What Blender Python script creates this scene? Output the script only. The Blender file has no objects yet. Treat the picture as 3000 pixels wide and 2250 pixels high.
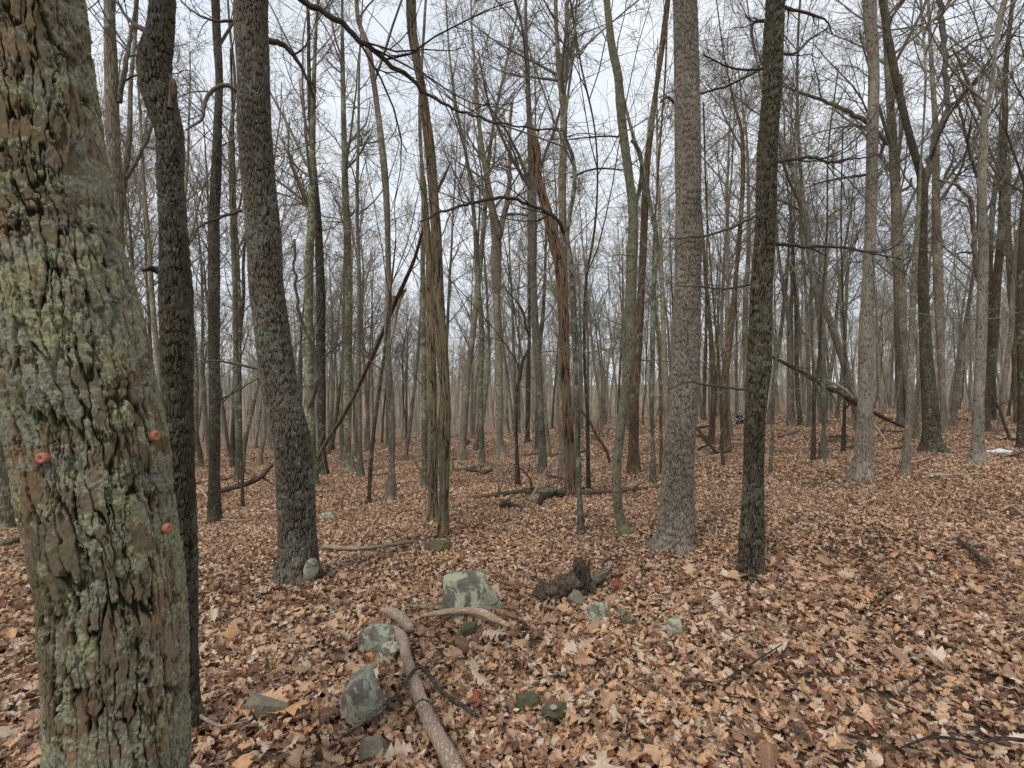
import bpy, math, random
import numpy as np
from mathutils import Vector
# ------------------------------------------------------------------ camera, sky, sun, exposure
random.seed(7); rng = np.random.default_rng(7)
S = bpy.context.scene; COL = S.collection
CAMZ = 1.5
cd = bpy.data.cameras.new('camera'); cam = bpy.data.objects.new('camera', cd); COL.objects.link(cam)
cam.location = (0, 0, CAMZ); cam.rotation_euler = (math.radians(90), 0, 0)
cd.sensor_width = 36; cd.lens = 18; cd.clip_start = 0.05; cd.clip_end = 6000
S.camera = cam
SUN_EL, SUN_AZ = math.radians(48), math.radians(215)
w = bpy.data.worlds.new('World'); S.world = w; w.use_nodes = True
nt = w.node_tree; nt.nodes.clear()
N = nt.nodes.new; LK = nt.links.new
sky = N('ShaderNodeTexSky'); sky.sky_type = 'NISHITA'; sky.sun_disc = False
sky.sun_elevation = SUN_EL; sky.sun_rotation = SUN_AZ
tc = N('ShaderNodeTexCoord'); mp = N('ShaderNodeMapping'); mp.inputs['Scale'].default_value = (1, 1, 2.6)
LK(tc.outputs['Generated'], mp.inputs['Vector'])
nz = N('ShaderNodeTexNoise'); nz.inputs['Scale'].default_value = 2.6; nz.inputs['Detail'].default_value = 6
nz.inputs['Roughness'].default_value = .55
LK(mp.outputs[0], nz.inputs['Vector'])
cr = N('ShaderNodeValToRGB'); e = cr.color_ramp.elements
e[0].position = .34; e[0].color = (.72, .78, .865, 1); e[1].position = .62; e[1].color = (.86, .90, .945, 1)
LK(nz.outputs['Fac'], cr.inputs[0])
vm = N('ShaderNodeVectorMath'); vm.operation = 'SCALE'; vm.inputs[3].default_value = 8.0
LK(cr.outputs[0], vm.inputs[0])
mx = N('ShaderNodeMix'); mx.data_type = 'RGBA'; mx.inputs[0].default_value = .94
LK(sky.outputs[0], mx.inputs[6]); LK(vm.outputs[0], mx.inputs[7])
bg = N('ShaderNodeBackground'); bg.inputs['Strength'].default_value = .105
wo = N('ShaderNodeOutputWorld'); LK(mx.outputs[2], bg.inputs[0]); LK(bg.outputs[0], wo.inputs[0])
sl = bpy.data.lights.new('sun', 'SUN'); sl.energy = 1.5; sl.angle = math.radians(14); sl.color = (1, .96, .9)
so = bpy.data.objects.new('sun', sl); COL.objects.link(so)
sd = Vector((math.sin(SUN_AZ) * math.cos(SUN_EL), math.cos(SUN_AZ) * math.cos(SUN_EL), math.sin(SUN_EL)))
so.rotation_euler = sd.to_track_quat('Z', 'Y').to_euler(); so.location = (0, -5, 30)
S.view_settings.view_transform = 'Standard'; S.view_settings.look = 'None'
S.view_settings.exposure = 0.5; S.view_settings.gamma = 1

# ------------------------------------------------------------------ terrain
def terr(X, Y):
    X = np.asarray(X, float); Y = np.asarray(Y, float)
    Yp = np.maximum(Y, 0); u = X / np.sqrt(Yp ** 2 + 9)
    slope = .075 - .048 * np.tanh(2.2 * (u - .05))
    z = -slope * 90 * np.tanh(Yp / 90) * (1 - np.exp(-Yp / 5))
    z = z + .035 * np.sin(.9 * X + 1.3) * np.sin(.8 * Y + .5) + .018 * np.sin(2.1 * X + 1.7 * Y) * np.sin(1.3 * Y - 2.4 * X + 1)
    z = z + .12 * np.sin(.21 * X + 2) * np.sin(.17 * Y) * np.clip(Yp / 20, 0, 1)
    return z
def cosx(px): return 1 / math.sqrt(1 + ((px - 1500) / 1500) ** 2)
def solveY(px, row):
    k = (px - 1500) / 1500; m = (row - 1125) / 1500
    Ys = np.exp(np.linspace(math.log(.6), math.log(120), 3000))
    ok = np.where(CAMZ - m * Ys <= terr(k * Ys, Ys))[0]
    return float(Ys[ok[0]]) if len(ok) else 110.
def P(px, row, Y): return np.array([(px - 1500) / 1500 * Y, Y, CAMZ - (row - 1125) / 1500 * Y])
def G(px, row):
    Y = solveY(px, row); X = (px - 1500) / 1500 * Y
    return np.array([X, Y, float(terr(X, Y))])

# ------------------------------------------------------------------ numpy noise
def h3(i, j, k, s=0):
    n = np.sin(i * 127.1 + j * 311.7 + k * 74.7 + s * 53.3) * 43758.5453
    return n - np.floor(n)
def vnoise(x, y, z, s=0):
    i, j, k = np.floor(x), np.floor(y), np.floor(z); a, b, c = x - i, y - j, z - k
    a, b, c = a*a*(3-2*a), b*b*(3-2*b), c*c*(3-2*c)
    def L(p, q, t): return p + (q - p) * t
    return L(L(L(h3(i,j,k,s), h3(i+1,j,k,s), a), L(h3(i,j+1,k,s), h3(i+1,j+1,k,s), a), b),
             L(L(h3(i,j,k+1,s), h3(i+1,j,k+1,s), a), L(h3(i,j+1,k+1,s), h3(i+1,j+1,k+1,s), a), b), c)
def fbm(x, y, z, o=4, s=0):
    r = 0; a = .5; t = 0
    for q in range(o):
        r = r + a * vnoise(x * 2**q, y * 2**q, z * 2**q, s + q * 7); t += a; a *= .55
    return r / t
def worley(u, v, per, s=0):
    iu, iv = np.floor(u), np.floor(v); f1 = np.full(u.shape, 9.); f2 = np.full(u.shape, 9.); idd = np.zeros(u.shape)
    for du in (-1, 0, 1):
        for dv in (-1, 0, 1):
            cu, cv = iu + du, iv + dv; cm = np.mod(cu, per)
            d = (cu + .2 + .6 * h3(cm, cv, 1, s) - u) ** 4 + ((cv + .0 + 1. * h3(cm, cv, 2, s) - v) * .9) ** 4
            d = np.sqrt(np.sqrt(d)); n = d < f1
            f2 = np.where(n, f1, np.minimum(f2, d)); idd = np.where(n, h3(cm, cv, 3, s), idd); f1 = np.where(n, d, f1)
    return f2 - f1, idd
def sstep(x, a, b):
    t = np.clip((x - a) / (b - a), 0, 1); return t * t * (3 - 2 * t)

# ------------------------------------------------------------------ mesh helpers
def mk(name, V, F, mat=None, parent=None, smooth=True, attrs=None, org=None):
    V = np.asarray(V, np.float32)
    if org is not None: V = V - np.asarray(org, np.float32)
    F = np.asarray(F, np.int32); me = bpy.data.meshes.new(name); k = F.shape[1]
    me.vertices.add(len(V)); me.vertices.foreach_set('co', V.ravel())
    me.loops.add(F.size); me.loops.foreach_set('vertex_index', F.ravel())
    me.polygons.add(len(F)); me.polygons.foreach_set('loop_start', np.arange(0, F.size, k, dtype=np.int32))
    try: me.polygons.foreach_set('loop_total', np.full(len(F), k, np.int32))
    except Exception: pass
    me.polygons.foreach_set('use_smooth', np.full(len(F), smooth))
    for a, val in (attrs or {}).items():
        at = me.attributes.new(a, 'FLOAT', 'POINT'); at.data.foreach_set('value', np.asarray(val, np.float32))
    me.update(); me.validate()
    if mat: me.materials.append(mat)
    o = bpy.data.objects.new(name, me); COL.objects.link(o)
    if parent: o.parent = parent
    return o
def tag(o, label, cat, group=None, kind=None):
    if label: o['label'] = label
    if cat: o['category'] = cat
    if group: o['group'] = group
    if kind: o['kind'] = kind
    return o
def thing(name, loc, label, cat, group=None):
    o = bpy.data.objects.new(name, None); COL.objects.link(o); o.location = [float(c) for c in loc]
    o.empty_display_size = .2
    return tag(o, label, cat, group)
def tubes(pts, rad, sides=3):
    """pts (N,n,3), rad (N,n) -> V, quads (end closed by collapsing to a tiny ring)"""
    pts = np.asarray(pts, float); rad = np.asarray(rad, float); Nn, n, _ = pts.shape
    T = np.gradient(pts, axis=1); T /= np.linalg.norm(T, axis=2, keepdims=True) + 1e-9
    ref = np.where(np.abs(T[:, :1, 2:3]) > .8, np.array([1., 0, 0]), np.array([0, 0, 1.]))
    A = np.cross(T, ref); A /= np.linalg.norm(A, axis=2, keepdims=True) + 1e-9
    B = np.cross(T, A)
    th = np.arange(sides) / sides * 2 * math.pi
    V = pts[:, :, None, :] + rad[:, :, None, None] * (A[:, :, None, :] * np.cos(th)[None, None, :, None] + B[:, :, None, :] * np.sin(th)[None, None, :, None])
    base = (np.arange(Nn) * n * sides)[:, None, None]; i = np.arange(n - 1)[None, :, None] * sides; j = np.arange(sides)[None, None, :]
    j2 = (j + 1) % sides
    F = np.stack([base + i + j, base + i + j2, base + i + sides + j2, base + i + sides + j], -1).reshape(-1, 4)
    return V.reshape(-1, 3), F
class Acc:
    def __init__(s): s.V = []; s.F = []; s.n = 0
    def add(s, V, F): s.V.append(V); s.F.append(F + s.n); s.n += len(V)
    def tube(s, pts, rad, sides=3): s.add(*tubes(pts, rad, sides))
    def build(s, name, mat, parent=None, org=None, **k):
        return mk(name, np.concatenate(s.V), np.concatenate(s.F), mat, parent, org=org, **k)
def catmull(Pts, n):
    Pts = np.asarray(Pts, float); m = len(Pts)
    if m == 2: Pts = np.array([Pts[0], (Pts[0] + Pts[1]) / 2, Pts[1]]); m = 3
    d = np.linalg.norm(np.diff(Pts[:, :3], axis=0), axis=1) + 1e-9; c = np.r_[0, np.cumsum(d)]
    s = np.linspace(0, c[-1], n) if np.isscalar(n) else np.asarray(n) * c[-1]
    g = np.diff(Pts, axis=0) / d[:, None]; T = np.vstack([g[:1], (g[:-1] * d[1:, None] + g[1:] * d[:-1, None]) / (d[1:] + d[:-1])[:, None], g[-1:]])
    k = np.clip(np.searchsorted(c, s, side='right') - 1, 0, m - 2); t = ((s - c[k]) / d[k])[:, None]; h = d[k][:, None]
    return (2*t**3 - 3*t**2 + 1) * Pts[k] + (t**3 - 2*t**2 + t) * h * T[k] + (3*t**2 - 2*t**3) * Pts[k + 1] + (t**3 - t**2) * h * T[k + 1]

# ------------------------------------------------------------------ branching
def walk(P0, D, L, R, n, wander, up, end=.25):
    Nn = len(P0); pts = np.zeros((Nn, n, 3)); pts[:, 0] = P0; D = D.copy()
    drift = rng.normal(0, wander * .5, (Nn, 3))
    for i in range(1, n):
        D = D + rng.normal(0, wander, (Nn, 3)) + drift; D[:, 2] += up
        D /= np.linalg.norm(D, axis=1, keepdims=True) + 1e-9
        pts[:, i] = pts[:, i - 1] + D * (L / (n - 1))[:, None]
    rad = R[:, None] * (1 - (1 - end) * np.linspace(0, 1, n)[None, :])
    return pts, rad
def spawn(pts, rad, k, tmin, tmax, amin, amax, lmin, lmax, n, wander, up, rfac=.55, rmin=.004, absL=False, end=.3):
    Nn, m, _ = pts.shape; idx = np.repeat(np.arange(Nn), k); t = rng.uniform(tmin, tmax, len(idx))
    f = t * (m - 1); i = np.minimum(f.astype(int), m - 2); fr = (f - i)[:, None]
    p = pts[idx, i] * (1 - fr) + pts[idx, i + 1] * fr; T = pts[idx, i + 1] - pts[idx, i]
    T /= np.linalg.norm(T, axis=1, keepdims=True) + 1e-9
    r = rad[idx, i] * (1 - fr[:, 0]) + rad[idx, i + 1] * fr[:, 0]
    q = np.cross(T, rng.normal(size=T.shape)); q /= np.linalg.norm(q, axis=1, keepdims=True) + 1e-9
    a = np.radians(rng.uniform(amin, amax, len(idx)))[:, None]; D = np.cos(a) * T + np.sin(a) * q
    PL = np.linalg.norm(pts[:, -1] - pts[:, 0], axis=1)[idx]
    L = rng.uniform(lmin, lmax, len(idx)) * (1 if absL else PL) * (1.15 - .6 * (t - tmin) / (tmax - tmin + 1e-6))
    return walk(p, D, L, np.maximum(r * rfac, rmin), n, wander, up, end)
def twigs(acc, pts, rad, k=(5, 5, 3), rmin=.004, scale=1.):
    a, b = spawn(pts, rad, k[0], .12, 1, 25, 60, .4, .78, 8, .16, .035, .55, rmin * 1.7); acc.tube(a, b, 3)
    if k[1]:
        c, d = spawn(a, b, k[1], .1, 1, 25, 65, .35, .75, 7, .19, .02, .6, rmin * 1.15); acc.tube(c, d, 3)
        if k[2]:
            e_, f_ = spawn(c, d, k[2], .1, 1, 25, 65, .4, .8, 5, .19, .02, .7, rmin * .85); acc.tube(e_, f_, 3)
def crown(acc, tp, tr, n1, tmin, k=(6, 6, 3), L=(2.2, 5.), rmin=.005, ang=(28, 58), up=.08):
    pts, rad = spawn(tp[None], tr[None], n1, tmin, .98, ang[0], ang[1], L[0], L[1], 9, .09, up, .5, .012, True)
    acc.tube(pts, rad, 5); twigs(acc, pts, rad, k, rmin)
def lowdead(acc, tp, tr, n1, t0, t1, L=(.8, 2.4), k=(4, 3, 2), rmin=.003):
    pts, rad = spawn(tp[None], tr[None], n1, t0, t1, 55, 105, L[0], L[1], 9, .16, .0, .16, .008, True)
    rad = np.minimum(rad, .02); acc.tube(pts, rad, 4); twigs(acc, pts, rad, k, rmin)

# ------------------------------------------------------------------ materials
def mat(name):
    m = bpy.data.materials.new(name); m.use_nodes = True; t = m.node_tree; t.nodes.clear()
    b = t.nodes.new('ShaderNodeBsdfPrincipled'); o = t.nodes.new('ShaderNodeOutputMaterial')
    t.links.new(b.outputs[0], o.inputs[0]); b.inputs['Roughness'].default_value = .85
    b.inputs['Specular IOR Level'].default_value = .25
    return m, t, b
def nd(t, k, **v):
    n = t.nodes.new(k)
    for a, x in v.items():
        if a in n.inputs: n.inputs[a].default_value = x
        else: setattr(n, a, x)
    return n
def ramp(t, src, stops, interp='LINEAR'):
    r = t.nodes.new('ShaderNodeValToRGB'); r.color_ramp.interpolation = interp; el = r.color_ramp.elements
    while len(el) < len(stops): el.new(.5)
    for q, (p, c) in zip(el, stops):
        q.position = p; q.color = (*c, 1) if len(c) == 3 else c
    t.links.new(src, r.inputs[0]); return r.outputs[0]
def mixc(t, fac, a, b, mode='MIX'):
    m = t.nodes.new('ShaderNodeMix'); m.data_type = 'RGBA'; m.blend_type = mode
    for s, i in ((fac, 0), (a, 6), (b, 7)):
        if isinstance(s, (int, float)): m.inputs[i].default_value = s
        elif isinstance(s, tuple): m.inputs[i].default_value = (*s, 1)
        else: t.links.new(s, m.inputs[i])
    return m.outputs[2]
def noise(t, vec, scale, detail=4, rough=.6, dist=0):
    n = nd(t, 'ShaderNodeTexNoise', Scale=scale, Detail=detail, Roughness=rough, Distortion=dist); t.links.new(vec, n.inputs['Vector']); return n.outputs['Fac']
def mapping(t, vec, sc):
    m = t.nodes.new('ShaderNodeMapping'); m.inputs['Scale'].default_value = sc; t.links.new(vec, m.inputs[0]); return m.outputs[0]
def math_(t, op, a, b=0.):
    m = t.nodes.new('ShaderNodeMath'); m.operation = op
    for s, i in ((a, 0), (b, 1)):
        if isinstance(s, (int, float)): m.inputs[i].default_value = s
        else: t.links.new(s, m.inputs[i])
    return m.outputs[0]
BLACK = (0, 0, 0); WHITE = (1, 1, 1)
def bark(name, ridge, crev, lichen=(.30, .33, .22), lich=.5, moss=0., scale=1., dense=False, patches=None, vary=.35, bump=.6, furrow=.14, ax=2):
    m, t, b = mat(name); oc = nd(t, 'ShaderNodeTexCoord').outputs['Object']
    if dense:
        bh = nd(t, 'ShaderNodeAttribute', attribute_name='bh').outputs['Fac']
        n2 = noise(t, mapping(t, oc, (1, 1, .16)), 110 * scale, 6, .8)
        hgt = math_(t, 'ADD', math_(t, 'MULTIPLY', bh, .70), math_(t, 'MULTIPLY', math_(t, 'SUBTRACT', n2, .18), .55))
        col = ramp(t, hgt, [(.22, crev), (.40, tuple(c * .5 for c in ridge)), (.60, ridge), (.85, tuple(c * 1.4 for c in ridge))])
    else:
        v = nd(t, 'ShaderNodeTexVoronoi', Scale=34 * scale, feature='DISTANCE_TO_EDGE')
        wob = nd(t, 'ShaderNodeTexNoise', Scale=6., Detail=3.); t.links.new(oc, wob.inputs['Vector'])
        wv = nd(t, 'ShaderNodeVectorMath', operation='MULTIPLY_ADD'); t.links.new(wob.outputs['Color'], wv.inputs[0]); wv.inputs[1].default_value = (.06, .06, .3); t.links.new(oc, wv.inputs[2])
        t.links.new(mapping(t, wv.outputs[0], tuple(furrow if q == ax else 1 for q in range(3))), v.inputs['Vector'])
        n2 = noise(t, mapping(t, oc, tuple(.3 if q == ax else 1 for q in range(3))), 60 * scale, 5, .7)
        hgt = math_(t, 'ADD', math_(t, 'MINIMUM', math_(t, 'MULTIPLY', v.outputs['Distance'], 2.2), .6), math_(t, 'MULTIPLY', n2, .45))
        col = ramp(t, hgt, [(.15, crev), (.5, tuple(c * .65 for c in ridge)), (.9, ridge)])
    big = noise(t, mapping(t, oc, (1, 1, .4)), 3.2, 4, .6)
    col = mixc(t, 1., col, ramp(t, big, [(.3, (1 - vary,) * 3), (.7, (1 + vary, 1 + vary * .9, 1 + vary * .8))]), 'MULTIPLY')
    if patches:
        pn = noise(t, mapping(t, oc, (1, 1, .3)), 5., 4, .65, .4)
        col = mixc(t, ramp(t, pn, [(.50, BLACK), (.58, WHITE)]), col, mixc(t, 1., col, patches, 'MULTIPLY'))
    if moss:
        mn = noise(t, oc, 2.3, 5, .7)
        col = mixc(t, math_(t, 'MULTIPLY', ramp(t, mn, [(.45, BLACK), (.62, WHITE)]), moss), col, (.055, .062, .018))
    if dense:
        li = nd(t, 'ShaderNodeAttribute', attribute_name='li').outputs['Fac']
        lf = noise(t, oc, 75, 5, .8); lc = noise(t, oc, 7, 3, .5)
        li = math_(t, 'ADD', li, math_(t, 'MULTIPLY', math_(t, 'SUBTRACT', noise(t, oc, 75, 6, .8), .5), .9)); li = math_(t, 'MULTIPLY', ramp(t, li, [(.44, BLACK), (.54, WHITE)]), lich)
        lcol = mixc(t, ramp(t, lc, [(.42, BLACK), (.58, WHITE)]), lichen, (lichen[1] * .74, lichen[1] * .76, lichen[1] * .60))
        col = mixc(t, li, col, mixc(t, 1., lcol, ramp(t, lf, [(.36, (.22,) * 3), (.60, (1.25,) * 3)]), 'MULTIPLY'))
    elif lich:
        ln = noise(t, oc, 9, 6, .75); lb = noise(t, oc, 1.1, 2, .5)
        msk = ramp(t, math_(t, 'ADD', ln, math_(t, 'MULTIPLY', math_(t, 'SUBTRACT', lb, .5), .6)), [(.60 - .12 * lich, BLACK), (.66 - .10 * lich, WHITE)])
        col = mixc(t, math_(t, 'MULTIPLY', msk, .8), col, lichen)
    oi = nd(t, 'ShaderNodeObjectInfo').outputs['Random']
    if not dense: col = mixc(t, 1., col, ramp(t, oi, [(0, (.72, .72, .74)), (.5, (1.0, .97, .92)), (1, (1.3, 1.22, 1.1))]), 'MULTIPLY')
    t.links.new(col, b.inputs['Base Color'])
    bp = nd(t, 'ShaderNodeBump', Strength=bump if not dense else .95, Distance=.012 if not dense else .007); t.links.new(hgt if not dense else n2, bp.inputs['Height']); t.links.new(bp.outputs[0], b.inputs['Normal'])
    b.inputs['Roughness'].default_value = .9; b.inputs['Specular IOR Level'].default_value = .15
    return m
def plainbark(name, c1, c2, sc=8.):
    m, t, b = mat(name); oc = nd(t, 'ShaderNodeTexCoord').outputs['Object']
    oi = nd(t, 'ShaderNodeObjectInfo').outputs['Random']
    col = mixc(t, noise(t, oc, sc, 4), c1, c2)
    col = mixc(t, 1., col, ramp(t, oi, [(0, (.75,) * 3), (1, (1.25, 1.2, 1.12))]), 'MULTIPLY')
    t.links.new(col, b.inputs['Base Color']); return m
M = {}
M['big'] = bark('bark_big', (.160, .128, .082), (.009, .007, .005), (.46, .47, .27), dense=True, moss=.5, scale=1., patches=(1.1, .95, .85))
M['dark'] = bark('bark_dark', (.068, .056, .040), (.009, .007, .005), (.20, .21, .16), dense=True, moss=.22)
M['mid'] = bark('bark_mid', (.100, .084, .064), (.022, .018, .013), (.26, .28, .22), dense=True, moss=.1)
M['pale'] = bark('bark_pale', (.180, .152, .120), (.056, .046, .035), (.30, .30, .24), dense=True)
M['deadd'] = bark('dead_wood_dense', (.145, .112, .075), (.022, .016, .010), (.24, .21, .10), dense=True, patches=(1.25, 1.12, 1.0), moss=.35)
M['brown'] = bark('dead_wood_rotten', (.13, .088, .056), (.02, .013, .009), (.23, .20, .1), dense=True, patches=(1.15, 1.0, .9))
M['mossy'] = bark('bark_mossy', (.14, .125, .08), (.03, .026, .016), (.25, .28, .17), dense=True, moss=.3)
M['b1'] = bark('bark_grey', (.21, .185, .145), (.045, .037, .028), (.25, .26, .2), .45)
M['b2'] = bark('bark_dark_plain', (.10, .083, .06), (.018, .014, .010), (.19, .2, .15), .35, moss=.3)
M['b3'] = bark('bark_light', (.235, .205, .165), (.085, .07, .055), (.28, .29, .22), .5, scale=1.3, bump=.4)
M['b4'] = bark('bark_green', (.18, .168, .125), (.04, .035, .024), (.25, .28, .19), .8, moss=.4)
M['b5'] = bark('wood_brown', (.14, .105, .072), (.03, .022, .015), (.2, .2, .14), .35, patches=(1.25, 1.08, .9), furrow=.06)
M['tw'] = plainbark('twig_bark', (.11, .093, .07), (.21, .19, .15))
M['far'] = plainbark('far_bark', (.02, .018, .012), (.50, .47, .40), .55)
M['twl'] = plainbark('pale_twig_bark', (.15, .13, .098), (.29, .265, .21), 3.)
M['twd'] = plainbark('twig_dark', (.045, .036, .028), (.09, .075, .056))
LOGM = dict(grey=((.47, .37, .285), (.27, .205, .155), (.36, .36, .26), 0), logd=((.21, .155, .11), (.05, .036, .026), (.24, .24, .15), .3), char=((.09, .073, .06), (.014, .011, .009), (.2, .2, .15), .1),
            white=((.50, .46, .40), (.26, .22, .18), (.4, .4, .3), .1), b5=((.15, .112, .078), (.035, .025, .018), (.2, .2, .14), .35), b4=((.18, .168, .125), (.04, .035, .024), (.25, .28, .19), .8))
for k_, v_ in LOGM.items():
    for a_ in (0, 1, 2):
        M[k_ + 'xyz'[a_]] = bark(k_ + '_wood', *v_, ax=a_, furrow=.12, scale=1.5, vary=.25)
    M.setdefault(k_, M[k_ + 'z'])

# ------------------------------------------------------------------ the setting: ground
LEAFRAMP = [(0, (.08, .042, .028)), (.15, (.16, .085, .055)), (.32, (.30, .172, .108)), (.48, (.46, .288, .180)), (.62, (.60, .40, .25)), (.70, (.58, .32, .15)), (.76, (.52, .41, .31)), (.94, (.70, .57, .44)), (1, (.24, .07, .03))]
def mat_ground():
    m, t, b = mat('leaf_strewn_earth'); oc = nd(t, 'ShaderNodeTexCoord').outputs['Object']
    v = nd(t, 'ShaderNodeTexVoronoi', Scale=17., Randomness=1.); nn = nd(t, 'ShaderNodeTexNoise', Scale=9., Detail=3.)
    t.links.new(oc, nn.inputs['Vector']); wv = nd(t, 'ShaderNodeVectorMath', operation='MULTIPLY_ADD')
    t.links.new(nn.outputs['Color'], wv.inputs[0]); wv.inputs[1].default_value = (.12, .12, .12); t.links.new(oc, wv.inputs[2]); t.links.new(wv.outputs[0], v.inputs['Vector'])
    sp = t.nodes.new('ShaderNodeSeparateColor'); t.links.new(v.outputs['Color'], sp.inputs[0])
    col = ramp(t, sp.outputs[0], LEAFRAMP)
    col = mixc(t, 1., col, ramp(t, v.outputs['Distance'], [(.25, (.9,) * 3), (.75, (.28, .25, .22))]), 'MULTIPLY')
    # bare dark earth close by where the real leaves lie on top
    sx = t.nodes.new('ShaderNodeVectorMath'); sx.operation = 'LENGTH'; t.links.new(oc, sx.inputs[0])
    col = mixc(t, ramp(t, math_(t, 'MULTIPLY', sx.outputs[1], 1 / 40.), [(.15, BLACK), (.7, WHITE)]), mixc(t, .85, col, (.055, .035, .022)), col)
    t.links.new(col, b.inputs['Base Color'])
    bp = nd(t, 'ShaderNodeBump', Strength=.8, Distance=.05); t.links.new(v.outputs['Distance'], bp.inputs['Height']); t.links.new(bp.outputs[0], b.inputs['Normal'])
    return m
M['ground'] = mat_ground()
def build_ground():
    nr, na = 330, 480
    r = np.r_[np.exp(np.linspace(math.log(.25), math.log(120), nr - 40)), np.exp(np.linspace(math.log(126), math.log(3500), 40))]
    a = np.arange(na) / na * 2 * math.pi
    R_, A_ = np.meshgrid(r, a, indexing='ij'); X = R_ * np.cos(A_); Y = R_ * np.sin(A_)
    V = np.stack([X, Y, terr(X, Y)], -1).reshape(-1, 3)
    i = np.arange(nr - 1)[:, None] * na; j = np.arange(na)[None]; j2 = (j + 1) % na
    F = np.stack([i + j, i + na + j, i + na + j2, i + j2], -1).reshape(-1, 4)
    V = np.vstack([V, [[0, 0, float(terr(0, 0))]]]); c = len(V) - 1
    k = np.arange(0, na, 2); F = np.vstack([F, np.stack([np.full(len(k), c), k, k + 1, (k + 2) % na], -1)])
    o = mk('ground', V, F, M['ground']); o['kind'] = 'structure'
build_ground()

# ------------------------------------------------------------------ trunks
def trunk_dense(path, rad, around, zs, cw=.022, ch=.10, amp=.012, lich=.0, lthr=.55, seed=0, lump=.06, flare=None, lamp=.003, crack=.28, ltop=0, rough=.0, furw=.6):
    """path rows (n,3)+rad -> displaced bark mesh with attributes bh (plate height) and li (lichen)"""
    PR = catmull(np.c_[path, rad], zs); C = PR[:, :3]; R = np.maximum(PR[:, 3], .01); n = len(C)
    T = np.gradient(C, axis=0); T /= np.linalg.norm(T, axis=1, keepdims=True)
    A = np.cross(T, [0, 1., 0]); A /= np.linalg.norm(A, axis=1, keepdims=True); B = np.cross(T, A)
    th = np.arange(around) / around * 2 * math.pi
    Rm = float(np.median(R)); s = np.r_[0, np.cumsum(np.linalg.norm(np.diff(C, axis=0), axis=1))]
    TH, SS = np.meshgrid(th, s); RR = R[:, None]
    cx, cy = np.cos(TH) * Rm, np.sin(TH) * Rm
    lu = fbm(cx * 6, cy * 6, SS * 2.2, 3, seed) - .5
    warp = (fbm(cx * 14, cy * 14, SS * 5, 3, seed + 5) - .5)
    per = max(8, int(round(2 * math.pi * Rm / cw)))
    u = TH / (2 * math.pi) * per + warp * 1.5; v = SS / ch + warp * .5 + .35 * vnoise(cx * 40, cy * 40, SS * 6, seed) + 7 * h3(np.floor(u), 0 * u, 0 * u, seed)* 0
    rw = 1 / cw; rv_ = .55 / ch
    wob = (vnoise(cx * rw * .5, cy * rw * .5, SS / ch * 1.6, seed + 31) - .5) * 1.1 + (fbm(cx * rw * 2.2, cy * rw * 2.2, SS / ch * 7, 3, seed + 33) - .5) * .9
    f, idd = worley(TH / (2 * math.pi) * per + wob + warp, v, per, seed)
    ragged = fbm(cx * rw * 3, cy * rw * 3, SS * rv_ * 12, 4, seed + 53)
    cs = sstep(vnoise(cx * rw * .45, cy * rw * .45, SS / ch * 1.5, seed + 67), .12, .42)
    wide = .5 + vnoise(cx * rw * .5, cy * rw * .5, SS / ch * 1.2, seed + 68)
    big_ = 1 - (1 - sstep(f + (ragged - .5) * .30, .01, .01 + crack * .45 * wide)) * (.15 + .85 * cs)
    per2 = int(round(per * 1.7)); f2_, id2 = worley(TH / (2 * math.pi) * per2 + wob * 2.2, SS / ch * 2.9 + warp * 2 + ragged, per2, seed + 5)
    cs2 = sstep(vnoise(cx * rw * .8, cy * rw * .8, SS / ch * 4, seed + 77), .40, .62)
    sml = 1 - (1 - sstep(f2_ + (ragged - .5) * .4, .0, .16)) * .6 * cs2
    fine = fbm(cx * 150, cy * 150, SS * 90, 3, seed + 9); crumb = fbm(cx * rw * 1.6, cy * rw * 1.6, SS / ch * 9, 4, seed + 59)
    bh = big_ * sml * (.52 + .30 * idd + .18 * id2) * (.76 + .48 * crumb) * (.85 + .3 * fine)
    plate = big_ * sml
    ln = fbm(cx * 26, cy * 26, SS * 26, 5, seed + 3); lb = fbm(cx * 4, cy * 4, SS * 3., 2, seed + 13)
    la = ln + (lb - .5) * .5 + .07 * (plate - .6) - ltop * .13 * sstep(SS, 2.3, 2.7); li = sstep(la, lthr, lthr + .04) * (lich > 0); lraw = np.clip((la - lthr) * 3 + .5, 0, 1) * (lich > 0)
    d = amp * (bh - .6) + lump * RR * lu * 2 + lamp * li * (fine * 3 - .9)
    if rough:
        g1, _g = worley(TH / (2 * math.pi) * round(2 * math.pi * Rm / .011) + fine, SS / .013 + ragged * 2, round(2 * math.pi * Rm / .011), seed + 71)
        r1 = fbm(cx * 55, cy * 55, SS * 42, 4, seed + 73) - .5
        d = d + rough * r1 * 2.6 + rough * .55 * li * (sstep(g1, 0, .4) - .5)
    Rr = RR + d
    if flare:
        ks, dep, hh = flare
        Rr = Rr + RR * dep * np.maximum(0, np.cos(TH * ks + seed)) ** 2 * np.exp(-SS / hh)
    V = C[:, None, :] + Rr[..., None] * (A[:, None] * np.cos(TH)[..., None] + B[:, None] * np.sin(TH)[..., None])
    i = np.arange(n - 1)[:, None] * around; j = np.arange(around)[None]; j2 = (j + 1) % around
    F = np.stack([i + j, i + j2, i + around + j2, i + around + j], -1).reshape(-1, 4)
    return V.reshape(-1, 3), F, dict(bh=np.clip(bh * 1.15, 0, 1).ravel(), li=lraw.ravel()), PR
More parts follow.
